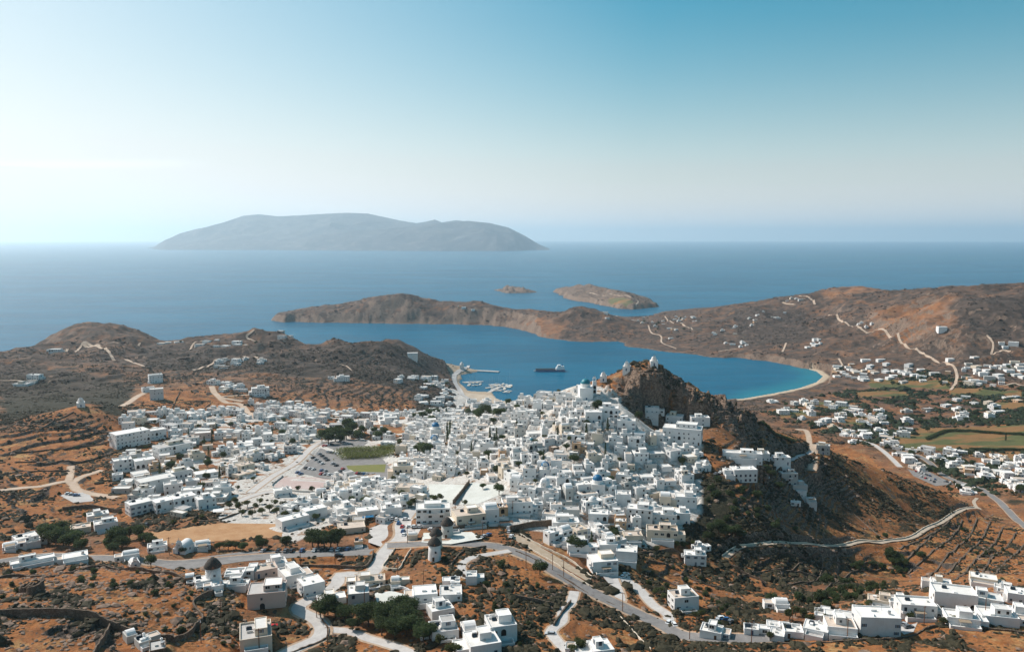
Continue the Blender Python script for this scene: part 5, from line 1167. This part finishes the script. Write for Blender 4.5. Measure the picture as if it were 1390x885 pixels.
for k, px in enumerate((357, 378, 388, 396, 410, 427, 435, 443, 451, 459, 466, 472)): car(px, 749 - k * .25, 80 + rc.uniform(-6, 6), ['silver', 'black', 'grey', 'black', 'blue', 'white', 'grey', 'black', 'silver', 'white', 'black', 'blue'][k])
car(460, 755, 5, 'black'); car(93, 671, 30, 'white'); car(98, 672, 30, 'silver'); car(104, 673, 28, 'blue'); car(199, 713, 100, 'black')
for a, b_, g_ in ((532, 705, 100), (538, 706, 95), (541, 711, 90), (546, 716, 85), (551, 706, 10), (557, 716, 0), (563, 716, 5), (570, 716, 0), (548, 727, 90), (547, 722, 85), (585, 714, 5), (657, 729, 60), (663, 727, 60), (691, 723, 80), (694, 729, 75), (690, 718, 85), (586, 720, 0), (371, 852, 40)): car(a, b_, g_, 'red' if a == 371 else rc.choice(PC))
for a, b_ in ((828, 779), (849, 781), (846, 784), (747, 862), (639, 789), (908, 846), (915, 849), (978, 840), (984, 842), (991, 845), (974, 843), (972, 644), (978, 642), (546, 829), (538, 794), (1233, 852), (1226, 849)): car(a, b_, rc.uniform(0, 180), rc.choice(PC))
def rowcars(x0, y0, x1, y1, n_, ang):
    for k in range(n_):
        if rc.random() < .88: t = k / max(1, n_ - 1); car(x0 + (x1 - x0) * t + rc.uniform(-.4, .4), y0 + (y1 - y0) * t, ang + rc.uniform(-8, 8), rc.choice(PC))
rowcars(445, 614, 463, 617, 6, 80); rowcars(430, 614, 448, 628, 6, 60); rowcars(452, 630, 470, 640, 5, 60); rowcars(415, 636, 442, 640, 6, 75); rowcars(436, 644, 458, 646, 5, 60); rowcars(462, 640, 476, 645, 4, 70)
rowcars(485, 643, 507, 645, 8, 85); rowcars(400, 640, 408, 644, 3, 60); rowcars(425, 622, 438, 630, 4, 60); rowcars(462, 600, 476, 604, 4, 30); rowcars(440, 606, 455, 603, 4, 20)
rowcars(1243, 640, 1262, 646, 6, 60); rowcars(1265, 650, 1290, 655, 7, 60); rowcars(1250, 647, 1268, 654, 4, 50)
def boat(px, py, L_, label, ang, mast=True, name='moored_boat'):
    x, y = at_z(px, py, 0); root = empty(name, (x, y, 0), R(ang)); n_ = 9; b = MB()
    for k in range(n_):
        t = k / (n_ - 1); xx = (t - .5) * L_; wv_ = L_ * .16 * min(1, 3.2 * (1 - t)) ** .7 * (.75 + .25 * min(1, t * 4)); b.v += [(xx, -wv_, .9 + .5 * t), (xx, -wv_ * .7, -.4), (xx, wv_ * .7, -.4), (xx, wv_, .9 + .5 * t)]
    for k in range(n_ - 1):
        for a in range(3): b.f.append((4*k+a, 4*k+a+4, 4*k+a+5, 4*k+a+1)); b.mi.append(0)
        b.f.append((4*k, 4*k+3, 4*k+7, 4*k+4)); b.mi.append(1)
    b.f.append((0, 1, 2, 3)); b.mi.append(0); b.build('hull', ['car_white', 'cream'], root)
    b = MB(); b.box(-L_ * .22, L_ * .12, -L_ * .09, L_ * .09, .9, 2.0); b.build('cabin', 'car_white', root)
    if mast: b = MB(); b.box(-.08, .08, -.08, .08, .9, L_ * 1.1); b.build('mast', 'metal', root)
    tag(root, label, 'boat', 'boats moored in the harbour')
rb_ = random.Random(3); ORD = CN
for k, (px, py) in enumerate([(634, 520), (639, 520.5), (644, 520), (650, 519.5), (637, 523), (645, 523.5), (652, 522), (668, 523), (671, 525.5), (674, 522), (677, 524), (680, 526), (672, 529), (676, 531), (681, 530), (685, 528), (688, 523.5), (692, 524.5), (687, 533), (690, 531.5), (665, 527), (683, 521.5)]):
    boat(px, py, rb_.uniform(11, 17) if k != 17 else 26, 'white boat, ' + ORD[k % 20] + (' along the inner pontoon' if k < 7 else ' from the shore at the outer marina pier'), rb_.choice((0, 5, 90, 80, 175)), k % 3 > 0)
x, y = at_z(747, 504, 0)
def ship():
    root = empty('cargo_ship', (x, y, 0), R(4)); b = MB(); L_ = 58; n_ = 12
    for k in range(n_):
        t = k / (n_ - 1); xx = (t - .5) * L_; w2 = 6 * min(1, .55 + 4 * t) * min(1, .7 + 3 * (1 - t)); b.v += [(xx, -w2, 3.4), (xx, -w2 * .85, -1), (xx, w2 * .85, -1), (xx, w2, 3.4)]
    for k in range(n_ - 1):
        for a in range(3): b.f.append((4*k+a, 4*k+a+4, 4*k+a+5, 4*k+a+1)); b.mi.append(0)
        b.f.append((4*k, 4*k+3, 4*k+7, 4*k+4)); b.mi.append(1)
    b.f += [(0, 1, 2, 3), (4*n_-1, 4*n_-2, 4*n_-3, 4*n_-4)]; b.mi += [0, 0]; b.build('hull', ['car_blue', 'car_grey'], root)
    b = MB(); b.box(-29, 10, -5.6, -5.2, 3.4, 5.2); b.box(-29, 10, 5.2, 5.6, 3.4, 5.2); b.build('bulwark', 'car_grey', root)
    b = MB(); b.box(11, 28, -5, 5, 3.4, 7.5); b.box(13, 27, -4.5, 4.5, 7.5, 10.2); b.build('superstructure', 'car_white', root)
    b = MB(); b.box(14, 20, -4.8, 4.8, 10.2, 12.6); b.build('bridge', 'car_white', root); b = MB(); b.box(13.9, 14, -4.2, 4.2, 11.2, 12.1); b.box(14.2, 19.8, -4.85, -4.8, 11.2, 12.1); b.build('bridge_window', 'glass', root)
    b = MB(); b.lathe([(1.1, 10.2), (1.0, 14)], 12, 0, c=(24, 0)); b.build('funnel', 'car_blue', root); b = MB(); b.box(16.9, 17.1, -.1, .1, 12.6, 17); b.build('mast', 'metal', root)
    b = MB(); b.box(-33, -29, -3.5, 3.5, 1.5, 1.9); b.build('ramp', 'car_grey', root); tag(root, 'dark hulled cargo ship with white superstructure at anchor in the bay', 'ship')
ship()
def quay(name, px, w_, h_):
    P2 = resample([at_z(a, b, 0) for a, b in px], 6); T = np.gradient(P2, axis=0); T /= np.linalg.norm(T, axis=1)[:, None]; N = np.stack([-T[:, 1], T[:, 0]], -1); b = MB(); n_ = len(P2)
    for k in range(n_): b.v += [(*(P2[k] - N[k] * w_ / 2), -2), (*(P2[k] - N[k] * w_ / 2), h_), (*(P2[k] + N[k] * w_ / 2), h_), (*(P2[k] + N[k] * w_ / 2), -2)]
    for k in range(n_ - 1):
        for a in range(3): b.f.append((4*k+a, 4*k+a+1, 4*k+a+5, 4*k+a+4)); b.mi.append(0)
    b.f += [(3, 2, 1, 0), (4*n_-4, 4*n_-3, 4*n_-2, 4*n_-1)]; b.mi += [0, 0]; o = b.build(name, 'concrete'); return o
tag(quay('breakwater', [(648, 504), (662, 504.5), (677, 505.5)], 9, 1.8), 'long stone breakwater running out from the point into the bay', 'breakwater')
tag(quay('pier', [(628, 519), (640, 518.5), (656, 518)], 4, .8), 'thin floating pontoon on the inner side of the harbour', 'pier')
tag(quay('pier', [(664, 533), (676, 527), (690, 525)], 7, 1.1), 'outer marina pier crowded with moored boats', 'pier')
tag(quay('pier', [(665, 524), (680, 522.5), (688, 522)], 4, .8), 'short marina pontoon seaward of the crowded pier', 'pier')

# ------------------------------------------------------------------ trees
def crown_mesh(lobes, n_, size, mat, seed, cyl=False):
    q = np.random.default_rng(seed); C = []
    per = n_ // len(lobes)
    for (cx_, cy_, cz_, rx_, rz_) in lobes:
        d = q.normal(size=(per, 3)); d /= np.linalg.norm(d, axis=1)[:, None]; rad = q.uniform(.45, 1.08, per) ** .55; rad *= 1 + .22 * np.sin(d[:, 0] * 5 + seed) * np.cos(d[:, 1] * 6 + d[:, 2] * 4)
        C.append(np.stack([cx_ + d[:, 0] * rx_ * rad, cy_ + d[:, 1] * rx_ * rad, cz_ + d[:, 2] * rz_ * rad], -1))
    C = np.concatenate(C); m = len(C); u = q.normal(size=(m, 3)); u /= np.linalg.norm(u, axis=1)[:, None]; v = q.normal(size=(m, 3)); v -= (v * u).sum(1)[:, None] * u; v /= np.linalg.norm(v, axis=1)[:, None]
    s_ = size * q.uniform(.5, 1.3, m)[:, None]; V = np.stack([C - u * s_, C - v * s_ * .6, C + u * s_, C + v * s_ * .6], 1).reshape(-1, 3)
    return node_mesh('crown', V, np.arange(4 * m).reshape(-1, 4), MAT[mat], False)
def trunk_mesh(h_, r_, limbs, seed):
    b = MB(); rd = random.Random(seed)
    def limb(p, q, r0, r1):
        p, q = Vector(p), Vector(q); d = (q - p).normalized(); a = d.orthogonal().normalized(); c = d.cross(a); i = len(b.v)
        for pt, rr_ in ((p, r0), ((p + q) / 2 + Vector((rd.uniform(-.1, .1), rd.uniform(-.1, .1), 0)), (r0 + r1) / 2), (q, r1)):
            for k in range(7): an = 2 * math.pi * k / 7; b.v.append(tuple(pt + (a * math.cos(an) + c * math.sin(an)) * rr_))
        for s2 in range(2):
            for k in range(7): b.f.append((i + s2*7 + k, i + s2*7 + (k+1) % 7, i + s2*7 + 7 + (k+1) % 7, i + s2*7 + 7 + k)); b.mi.append(0)
    limb((0, 0, -.6), (0, 0, h_ * .6), r_, r_ * .7)
    for k in range(limbs): an = 2 * math.pi * k / limbs + rd.random(); limb((0, 0, h_ * (.4 + .05 * k)), (math.cos(an) * h_ * .35, math.sin(an) * h_ * .35, h_ * .95), r_ * .55, r_ * .2)
    return b.mesh('trunk', 'bark')
TRK = [trunk_mesh(4.2, .32, 5, 1), trunk_mesh(2.2, .2, 4, 2), trunk_mesh(5, .25, 0, 3)]
def lobes(seed, n_, R_, h_):
    rd = random.Random(seed); return [(rd.uniform(-.5, .5) * R_, rd.uniform(-.5, .5) * R_, h_ + rd.uniform(-.3, .35) * R_, R_ * rd.uniform(.45, .7), R_ * rd.uniform(.35, .55)) for _ in range(n_)]
CR = {'broad': [crown_mesh(lobes(s_, 9, 3.6, 4.9), 3400, .30, 'leaf', s_) for s_ in (1, 2, 3, 4)], 'olive': [crown_mesh(lobes(s_, 6, 2.1, 2.6), 1500, .24, 'leaf2', s_) for s_ in (5, 6, 7)],
      'cypress': [crown_mesh([(0, 0, 1.5 + k * 1.25, 1.25 * (1 - k / 9) + .2, 1.2) for k in range(8)], 1600, .24, 'leaf', s_) for s_ in (8, 9)], 'bush': [crown_mesh(lobes(s_, 5, 2.2, 1.1), 1400, .24, 'leaf', s_) for s_ in (10, 11, 12)]}
rt = random.Random(9)
def tree(px, py, kind='broad', s_=1.0, grp='trees around the town', xyz=None):
    x, y, z = xyz or at(px, py); nm = {'broad': 'broadleaf_tree', 'olive': 'olive_tree', 'cypress': 'cypress_tree', 'bush': 'bush'}[kind]
    o = empty(nm, (x, y, z), rt.uniform(0, 6.28)); o.scale = (s_ * rt.uniform(.9, 1.1), s_ * rt.uniform(.9, 1.1), s_ * rt.uniform(.85, 1.15))
    link('crown', rt.choice(CR[kind]), o)
    if kind != 'bush': link('trunk', TRK[{'broad': 0, 'olive': 1, 'cypress': 2}[kind]], o)
    else: link('stem', TRK[1], o).scale = (.6, .6, .4)
    sz = {True: 'large ', False: ''}[s_ > 1.15] if s_ > .8 else 'small '
    THINGS.append((o, sz + {'broad': 'dark green spreading tree', 'olive': 'olive green round tree', 'cypress': 'dark slender cypress tree', 'bush': 'dense dark green bush'}[kind], 'bush' if kind == 'bush' else 'tree', grp, 'bush' if kind == 'bush' else 'tree'))
for a, b_, s_ in [(437,600,1.3),(446,603,1.4),(455,600,1.5),(463,603,1.3),(470,596,1.5),(478,592,1.5),(486,597,1.3),(492,590,1.1),(472,585,1.4),(460,588,1.1),(448,594,1.2),(568,618,1.2),(577,620,1.25),(572,612,1.0),(583,616,.9),
 (513,596,1.1),(522,592,1.0),(508,588,.9),(530,598,.9),(565,573,1.3),(574,570,1.3),(583,567,1.2),(592,566,1.3),(600,562,1.2),(608,563,1.1),(616,560,1.1),(586,575,1.0),(650,570,1.2),(658,566,1.3),(666,566,1.2),(674,567,1.1),(682,565,.9),(656,560,1.0),(637,572,.8),
 (424,742,1.1),(432,744,1.25),(440,744,1.2),(449,743,1.2),(458,741,1.1),(388,744,.8),(356,746,.8),(352,738,.6),
 (66,738,1.3),(76,742,1.3),(86,740,1.35),(94,745,1.2),(103,742,1.1),(72,732,1.1),(84,731,1.1),(110,749,.9),(150,744,1.0),(160,742,1.2),(166,748,1.1),(158,735,.9),(190,734,1.0),(198,738,.9),(206,741,.8),(176,732,.8),(155,752,.9),(205,770,.7),(298,746,.6),(310,746,.7),(320,746,.6),(330,748,.6),(248,752,.5),
 (435,838,1.0),(445,834,1.0),(456,838,.9),(468,842,.9),(490,846,1.1),(500,850,1.2),(510,846,1.2),(520,852,1.25),(530,848,1.15),(540,855,1.1),(548,848,1.1),(556,840,1.0),(560,852,1.0),(518,862,1.0),(536,866,1.0),(552,864,1.0),(566,862,.9),(575,872,1.0),(583,868,.8),(546,834,.9),(532,836,.9),(560,829,.8),(478,855,.7),
 (733,780,.9),(1092,678,.8),(985,730,1.0),(975,724,1.0),(965,726,.9),(998,728,.9),(1006,733,.8),(960,735,.7),(1215,770,1.0),(1210,762,1.0),(1222,765,.9),(1228,772,.8),(1250,760,.9),(1040,640,.7),(1047,648,.8),(1058,665,.8),(700,620,.7),(855,600,.6),(797,580,.6),(752,648,.5),(852,655,.7),(828,660,.8),(780,748,1.0),(788,750,.9),(1290,668,.7),(1300,664,.7),(1320,632,.8),(1310,634,.7),(1290,628,.8),(1300,622,.7)]: tree(a, b_, 'broad', s_)
for a, b_, s_ in [(388,704,1.2),(396,700,1.2),(404,702,1),(376,700,1.2),(366,694,1.2),(356,698,1.1),(346,692,1.1),(336,688,1.1),(326,692,1.2),(318,684,1.1),(312,690,1),(352,684,1),(372,686,1),(385,690,1),(342,702,1),(328,700,1),(398,690,.9),(405,666,.9),(424,668,.9),(440,668,.9),(430,680,1),(452,676,1),(460,684,1.1),(555,690,1),(562,684,1),(588,684,1.2),(596,680,1.1),(630,686,.9),(546,676,1),(473,660,.8),(520,652,.7),(543,650,1),(535,655,1),
 (610,888,1.1),(618,890,1),(597,876,.9),(640,882,.7),(1080,836,1),(1072,842,1.1),(1090,838,.9),(1100,844,1),(1110,838,.9),(1120,846,.9),(1160,836,1),(1168,832,1),(1280,848,.9),(1292,846,.8),(1235,842,.9),(1154,852,1),(1180,826,.9),(1195,818,.8),(1046,870,.8),(1066,858,.8),(785,884,1.1),(778,888,1.0),(740,640,.5),(903,675,.8),(918,742,.9),(928,744,1),(940,742,.8),(892,748,.8),(900,815,.9),(892,808,.9),(898,806,.8),(945,842,.9),(952,838,.8),(960,850,.8),(1240,552,1.2),(1150,560,1),(270,582,.9),(277,604,1),(210,575,.8),(262,640,.8),(240,620,.8),(236,716,1),(265,712,.8),(275,705,.8)]: tree(a, b_, 'olive', s_)
for a, b_, s_ in [(665,602,1.0),(671,606,.9),(674,598,.8),(655,612,.6),(594,634,.6),(611,592,1.1),(607,590,1),(630,556,1),(637,560,1.1),(757,600,.8),(640,614,.6),(796,590,.7),(1365,598,.8)]: tree(a, b_, 'cypress', s_)
for k, (x_, y_) in enumerate(TOWN_TREES): tree(0, 0, ('broad', 'olive', 'olive', 'broad', 'cypress')[k % 5], rt.uniform(.5, .9), 'trees around the town', (x_, y_, float(hgt(x_, y_))))
# bushes on the dark slope and in the gully, valley trees
def zpts(px, n_, seed):
    poly = wpoly(px); q = np.random.default_rng(seed); lo, hi = poly.min(0), poly.max(0); p = q.uniform(lo, hi, (n_ * 6, 2)); p = p[sdf(poly, p[:, 0], p[:, 1]) > 0][:n_]
    return [(x, y, float(hgt(x, y))) for x, y in p if hgt(x, y) > 1.5 and not rect_hit(x, y, 2.5, 2.5, 0, .3)]
for p in zpts([(960,715),(1010,705),(1130,730),(1230,725),(1240,730),(1100,734),(1000,737),(965,745)], 26, 1) + zpts([(1030,790),(1100,800),(1200,780),(1250,770),(1215,745),(1150,762),(1100,800)], 46, 2) + zpts([(1030,815),(1150,800),(1210,795),(1200,812),(1120,826),(1040,835)], 26, 3) + zpts([(955,645),(990,660),(1060,700),(1000,715),(950,690)], 18, 4): tree(0, 0, 'bush', rt.uniform(.8, 1.5), 'bushes on the slopes', p)
for k, (z_, n_) in enumerate([([(1040,550),(1250,560),(1390,545),(1390,575),(1240,590),(1100,580)], 46), ([(1130,500),(1290,500),(1290,525),(1130,520)], 34), ([(1200,605),(1390,625),(1390,690),(1300,650),(1230,640)], 40), ([(1280,510),(1390,500),(1390,535),(1290,530)], 22), ([(560,525),(700,548),(690,556),(560,552)], 24), ([(850,430),(960,430),(950,465),(880,458)], 22), ([(160,560),(420,552),(430,600),(330,668),(240,700),(170,680)], 30), ([(600,560),(800,540),(940,620),(930,700),(800,740),(600,660)], 26), ([(200,466),(340,462),(350,476),(220,480)], 12), ([(560,505),(620,512),(610,535),(560,530)], 16)]):
    for p in zpts(z_, n_, 20 + k): tree(0, 0, 'olive' if rt.random() < .45 else 'broad', rt.uniform(.55, 1.05), 'trees around the town', p)
for k, (z_, n_, kd) in enumerate([([(570,745),(690,750),(760,800),(790,880),(700,880),(610,800)], 26, 'bush'), ([(0,770),(230,775),(320,830),(320,885),(0,885)], 30, 'bush'), ([(860,760),(960,770),(1020,850),(920,850)], 24, 'bush'), ([(0,590),(150,580),(170,640),(100,700),(0,740)], 30, 'bush'), ([(1200,740),(1330,700),(1390,730),(1390,790),(1250,790)], 24, 'bush'),
   ([(600,560),(800,540),(940,620),(930,700),(800,740),(600,660)], 30, 'olive'), ([(170,560),(420,552),(430,600),(330,668),(240,700),(170,680)], 34, 'olive'), ([(480,655),(560,655),(580,700),(400,720),(440,670)], 16, 'olive'), ([(60,690),(160,690),(200,710),(60,720)], 10, 'olive'), ([(250,530),(560,520),(560,550),(300,555)], 22, 'bush')]):
    for p in zpts(z_, n_, 60 + k): tree(0, 0, kd, rt.uniform(.45, .9), 'bushes on the slopes' if kd == 'bush' else 'trees around the town', p)
for p in zpts([(500,598),(540,592),(600,560),(600,600),(560,640),(540,625),(530,610)], 26, 81): tree(0, 0, rt.choice(('broad', 'olive')), rt.uniform(.6, 1.1), 'trees around the town', p)
def hedge(px, h_, label, w_=2.6, mat='leaf'):
    P2 = resample([at(a, b)[:2] for a, b in px], .5); q = np.random.default_rng(len(P2)); m = len(P2) * 70; k = q.integers(0, len(P2), m); z = hgt(P2[k, 0], P2[k, 1]); C = np.stack([P2[k, 0] + q.normal(0, w_ * .3, m), P2[k, 1] + q.normal(0, w_ * .3, m), z + h_ * q.uniform(0, 1, m) ** .7], -1)
    u = q.normal(size=(m, 3)); u /= np.linalg.norm(u, axis=1)[:, None]; v = q.normal(size=(m, 3)); s_ = q.uniform(.25, .6, m)[:, None]
    V = np.stack([C - u * s_, C - v * s_ * .4, C + u * s_, C + v * s_ * .4], 1).reshape(-1, 3); tag(link('hedge', node_mesh('hedge', V, np.arange(4 * m).reshape(-1, 4), MAT[mat], False)), label, 'hedge')
hedge([(1258, 597), (1285, 586), (1330, 587), (1400, 592)], 3, 'dark hedge line between the brown and green valley fields', 4)
hedge([(1318, 611), (1350, 612), (1400, 612)], 3, 'dark hedge along the lower edge of the valley field', 4)
hedge([(466, 622), (490, 621), (530, 617)], 3.6, 'tall yellow green reed bed in front of the car park trees', 10, 'reed')
hedge([(462, 616), (495, 614), (534, 611)], 4.2, 'rear reed bed row beside the small domed chapels', 9, 'reed')
hedge([(1030, 576), (1055, 592), (1078, 600)], 1.8, 'scrubby hedge along the saddle road', 3)
# poles
PB = MB(); PB.lathe([(.16, -.8), (.13, 8.5)], 8, 0); PM = PB.mesh('pole', 'wood'); PB = MB(); PB.box(-.9, .9, -.07, .07, 7.9, 8.05); PX = PB.mesh('crossarm', 'wood'); PB = MB(); PB.box(-.06, .06, -1.5, .06, 8.2, 8.34); PB.box(-.14, .14, -1.9, -1.4, 8.14, 8.3); PL = PB.mesh('lamp_head', 'metal')
for k, (px, py) in enumerate([(765, 783), (845, 830), (936, 868), (408, 770), (455, 766), (553, 738), (495, 826), (430, 838), (352, 884), (485, 806), (300, 842), (1075, 850), (1337, 838), (1254, 850), (714, 770), (655, 730), (618, 700), (1150, 868), (750, 775), (445, 880), (575, 800), (273, 872), (230, 752), (696, 700), (540, 780), (1020, 872)]):
    x, y, z = at(px, py); o = empty('utility_pole', (x, y, z), rt.uniform(-.6, .6)); link('pole', PM, o); link('crossarm', PX, o) if k % 3 else link('lamp_head', PL, o)
    THINGS.append((o, 'thin brown wooden pole' + (' with crossarm' if k % 3 else ' with lamp'), 'pole', 'poles along the roads', 'pole'))
def canopy(px, py, w_, d_, label, rot=0, col='cane', h_=2.6):
    x, y, z, m, ra = site(px, py, d_ / 2, rot); o = empty('canopy', (x, y, z), ra); b = MB(); b.box(-w_/2, w_/2, -d_/2, d_/2, h_, h_ + .14); b.build('roof', col, o)
    for sx in (-1, 1):
        for sy in (-1, 1): b = MB(); b.box(-.08, .08, -.08, .08, -.6, h_); b.build('post', 'wood', o, loc=(sx * (w_/2 - .2), sy * (d_/2 - .2), 0))
    tag(o, label, 'canopy')
canopy(445, 837, 6, 4, 'brown cane canopy beside the tight road bend', 10); canopy(500, 709, 6, 3, 'blue awning on posts beside the town square', 4, 'blue', 2.8); canopy(297, 700, 6, 5, 'white shade roof at the end of the lower quarter', 0, 'white')
canopy(912, 702, 7, 4, 'pale canopy on the dark slope below the white cube houses', -20, 'cream'); canopy(688, 716, 7, 3, 'dark red market canopy by the high retaining wall', 12, 'door_brown'); canopy(1040, 652, 4, 4, 'white parasol roof beside the stepped villas', 0, 'white')

# ------------------------------------------------------------------ scrub and rocks: too many to count
def scatter(name, n_, pos_fn, rad, hk, mat, seed, sub=1, jit=.35):
    bm = bmesh.new(); bmesh.ops.create_icosphere(bm, subdivisions=sub, radius=1); bv = np.array([v.co[:] for v in bm.verts]); bf = np.array([[v.index for v in f.verts] for f in bm.faces]); bm.free()
    P3, r_ = pos_fn; m = len(P3); q = np.random.default_rng(seed); k = len(bv)
    V = bv[None] * (1 + q.uniform(-jit, jit, (m, k, 1))); a = q.uniform(0, 6.28, m); c, s_ = np.cos(a)[:, None], np.sin(a)[:, None]; sx = r_[:, None] * q.uniform(.7, 1.4, (m, 1)); sy = r_[:, None] * q.uniform(.6, 1.1, (m, 1))
    x0 = V[..., 0] * sx; y0 = V[..., 1] * sy; V = np.stack([x0 * c - y0 * s_ + P3[:, :1], x0 * s_ + y0 * c + P3[:, 1:2], V[..., 2] * r_[:, None] * hk * q.uniform(.7, 1.3, (m, 1)) + P3[:, 2:3]], -1)
    Fq = (bf[None] + (np.arange(m) * k)[:, None, None]).reshape(-1, 3); o = link(name, node_mesh(name, V.reshape(-1, 3), Fq, MAT[mat], False)); o['kind'] = 'stuff'; return o
def sample(n_, weight, seed, rmin, rmax, r0, r1, avoid=True):
    q = np.random.default_rng(seed); cell = RR ** 2 * np.gradient(LR)[:, None] ** 1
    wgt = np.where((RR > rmin) & (RR < rmax) & (Z > 2) & (np.abs(AA) < R(40)), weight * cell * np.exp(-RR / 420), 0).ravel(); wgt /= wgt.sum(); idx = q.choice(len(wgt), n_, p=wgt)
    x = X.ravel()[idx] + q.normal(0, 1.0, n_); y = Y.ravel()[idx] + q.normal(0, 1.2, n_); keep = np.ones(n_, bool)
    if avoid:
        H = HARR[:HN[0]]
        gx = np.floor(x / 20).astype(int); gy = np.floor(y / 20).astype(int); from collections import defaultdict
        dd = defaultdict(list)
        for k, h_ in enumerate(H): dd[(int(h_[0] // 20), int(h_[1] // 20))].append(k)
        dd = {k: H[v] for k, v in dd.items()}
        for k in range(n_):
            for a in (-1, 0, 1):
                for b_ in (-1, 0, 1):
                    h_ = dd.get((gx[k] + a, gy[k] + b_))
                    if h_ is not None:
                        dx = x[k] - h_[:, 0]; dy = y[k] - h_[:, 1]; c, s_ = np.cos(h_[:, 4]), np.sin(h_[:, 4])
                        if ((np.abs(dx * c + dy * s_) < h_[:, 2] / 2 + .3) & (np.abs(-dx * s_ + dy * c) < h_[:, 3] / 2 + .3)).any(): keep[k] = False
        for pw in PADW:
            keep &= sdf(pw, x, y) < .5
    x, y = x[keep], y[keep]; z = hgt(x, y); r_ = q.uniform(r0, r1, len(x)) * (1 + .8 * (q.random(len(x)) > .9) + 1.3 * (q.random(len(x)) > .975)); return np.stack([x, y, z], -1), r_
clump = fbm(X / 16, Y / 16, 3, 55); clump2 = fbm(X / 60, Y / 60, 3, 56)
wsh = np.clip(scrub * 1.3 + (clump - .5) * 4.2 + (clump2 - .5) * 3.6 - .3, 0, 1.2) ** 1.3 * (1 - sstep(.3, .6, field)) * np.where(town > .5, .02, 1) * (1 - sand)
wrk = np.clip(np.maximum(rockzone * .5, hillrock * .8) + rock * .4 + (clump - .5) * 1.2 - .1, 0, 1) * np.where(town > .5, 0, 1) + .05 * (1 - town)
scatter('undergrowth', 0, sample(75000, wsh, 1, 180, 1500, .45, 1.35), 0, .62, 'scrubleaf', 1)
scatter('rocks', 0, sample(12000, wrk, 2, 180, 800, .3, 1.15), 0, .5, 'rock', 2)

wva = VAL * np.clip((clump - .5) * 5 + (clump2 - .45) * 4, 0, 1) * (1 - sstep(.3, .6, field))
q0 = np.exp(RR / 420)
scatter('undergrowth', 0, sample(5200, wva * q0, 3, 600, 1700, 1.2, 3.2), 0, .75, 'valleyleaf', 3)
wfr = np.clip(scrub + (clump2 - .5) * 2 - .3, 0, 1) * (1 - sstep(.3, .6, field)) * (1 - sand) * (1 - town) * (S > 12)
scatter('undergrowth', 0, sample(16000, wfr * q0, 4, 1000, 3600, .9, 2.6), 0, .5, 'dryscrub', 4, jit=.25)
# ------------------------------------------------------------------ a label of its own for every repeated thing
LM = [(888, 497, 'the hilltop chapel'), (796, 540, 'the teal domed church'), (592, 600, 'the twin blue domes'), (812, 670, 'the large blue dome'), (740, 665, 'the white domed church'), (590, 757, 'the thatched windmills'), (290, 790, 'the dark capped windmill'),
 (450, 630, 'the big car park'), (608, 668, 'the white school yard'), (535, 725, 'the town square'), (243, 745, 'the belfry church'), (110, 550, 'the lone chapel'), (440, 855, 'the tight road bend'), (840, 790, 'the forked driveway'), (930, 820, 'the lone slope house'),
 (1150, 737, 'the long paved path'), (1195, 850, 'the big front row house'), (1320, 820, 'the front row end'), (1098, 610, 'the saddle road bend'), (1112, 512, 'the beach corner'), (1290, 660, 'the valley roundabout'), (1340, 600, 'the valley fields'),
 (1297, 510, 'the hill track end'), (900, 450, 'the isthmus road'), (645, 535, 'the harbour'), (130, 475, 'the headland track'), (300, 475, 'the headland villas'), (213, 530, 'the tall white villas'), (410, 745, 'the roadside car row'), (80, 735, 'the dark grove'),
 (925, 600, 'the big terraced white house'), (640, 710, 'the long cream house'), (310, 600, 'the lower quarter middle'), (370, 820, 'the pinkish beige house'), (185, 600, 'the sloping white complex'), (665, 605, 'the cypresses'), (680, 870, 'the lower cube house'), (1230, 740, 'the green gully'), (1350, 470, 'the lone hillside villas'), (1060, 570, 'the saddle'), (700, 575, 'the upper old town'), (770, 610, 'the steep white quarter'), (860, 640, 'the rock foot quarter')]
LP = [(*at(a, b)[:2], t) for a, b, t in LM]
from collections import defaultdict
buckets = defaultdict(list)
for rec in THINGS:
    o, desc, cat, grp, noun = rec; x, y = o.location.x, o.location.y
    lx, ly, t = min(LP, key=lambda l: ((l[0] - x) ** 2 + (l[1] - y) ** 2))
    dx, dy = x - lx, (y - ly); r0 = math.atan2(lx, ly); ex = dx * math.cos(r0) - dy * math.sin(r0); ey = dx * math.sin(r0) + dy * math.cos(r0)
    side = ('right of' if ex > 0 else 'left of') if abs(ex) > abs(ey) else ('beyond' if ey > 0 else 'before')
    buckets[(desc, t, side)].append((dx * dx + dy * dy, rec))
for (desc, t, side), L_ in buckets.items():
    L_.sort(key=lambda q: q[0])
    for k, (_, (o, d_, cat, grp, noun)) in enumerate(L_):
        rank = '' if len(L_) == 1 else 'nearest' if k == 0 else (CN[k] if k < 20 else 'last') + ' nearest'
        lab = f'{desc}, {rank} {side} {t}' if rank else f'{desc} {side} {t}'
        o['label'] = lab; o['category'] = cat
        if grp: o['group'] = grp
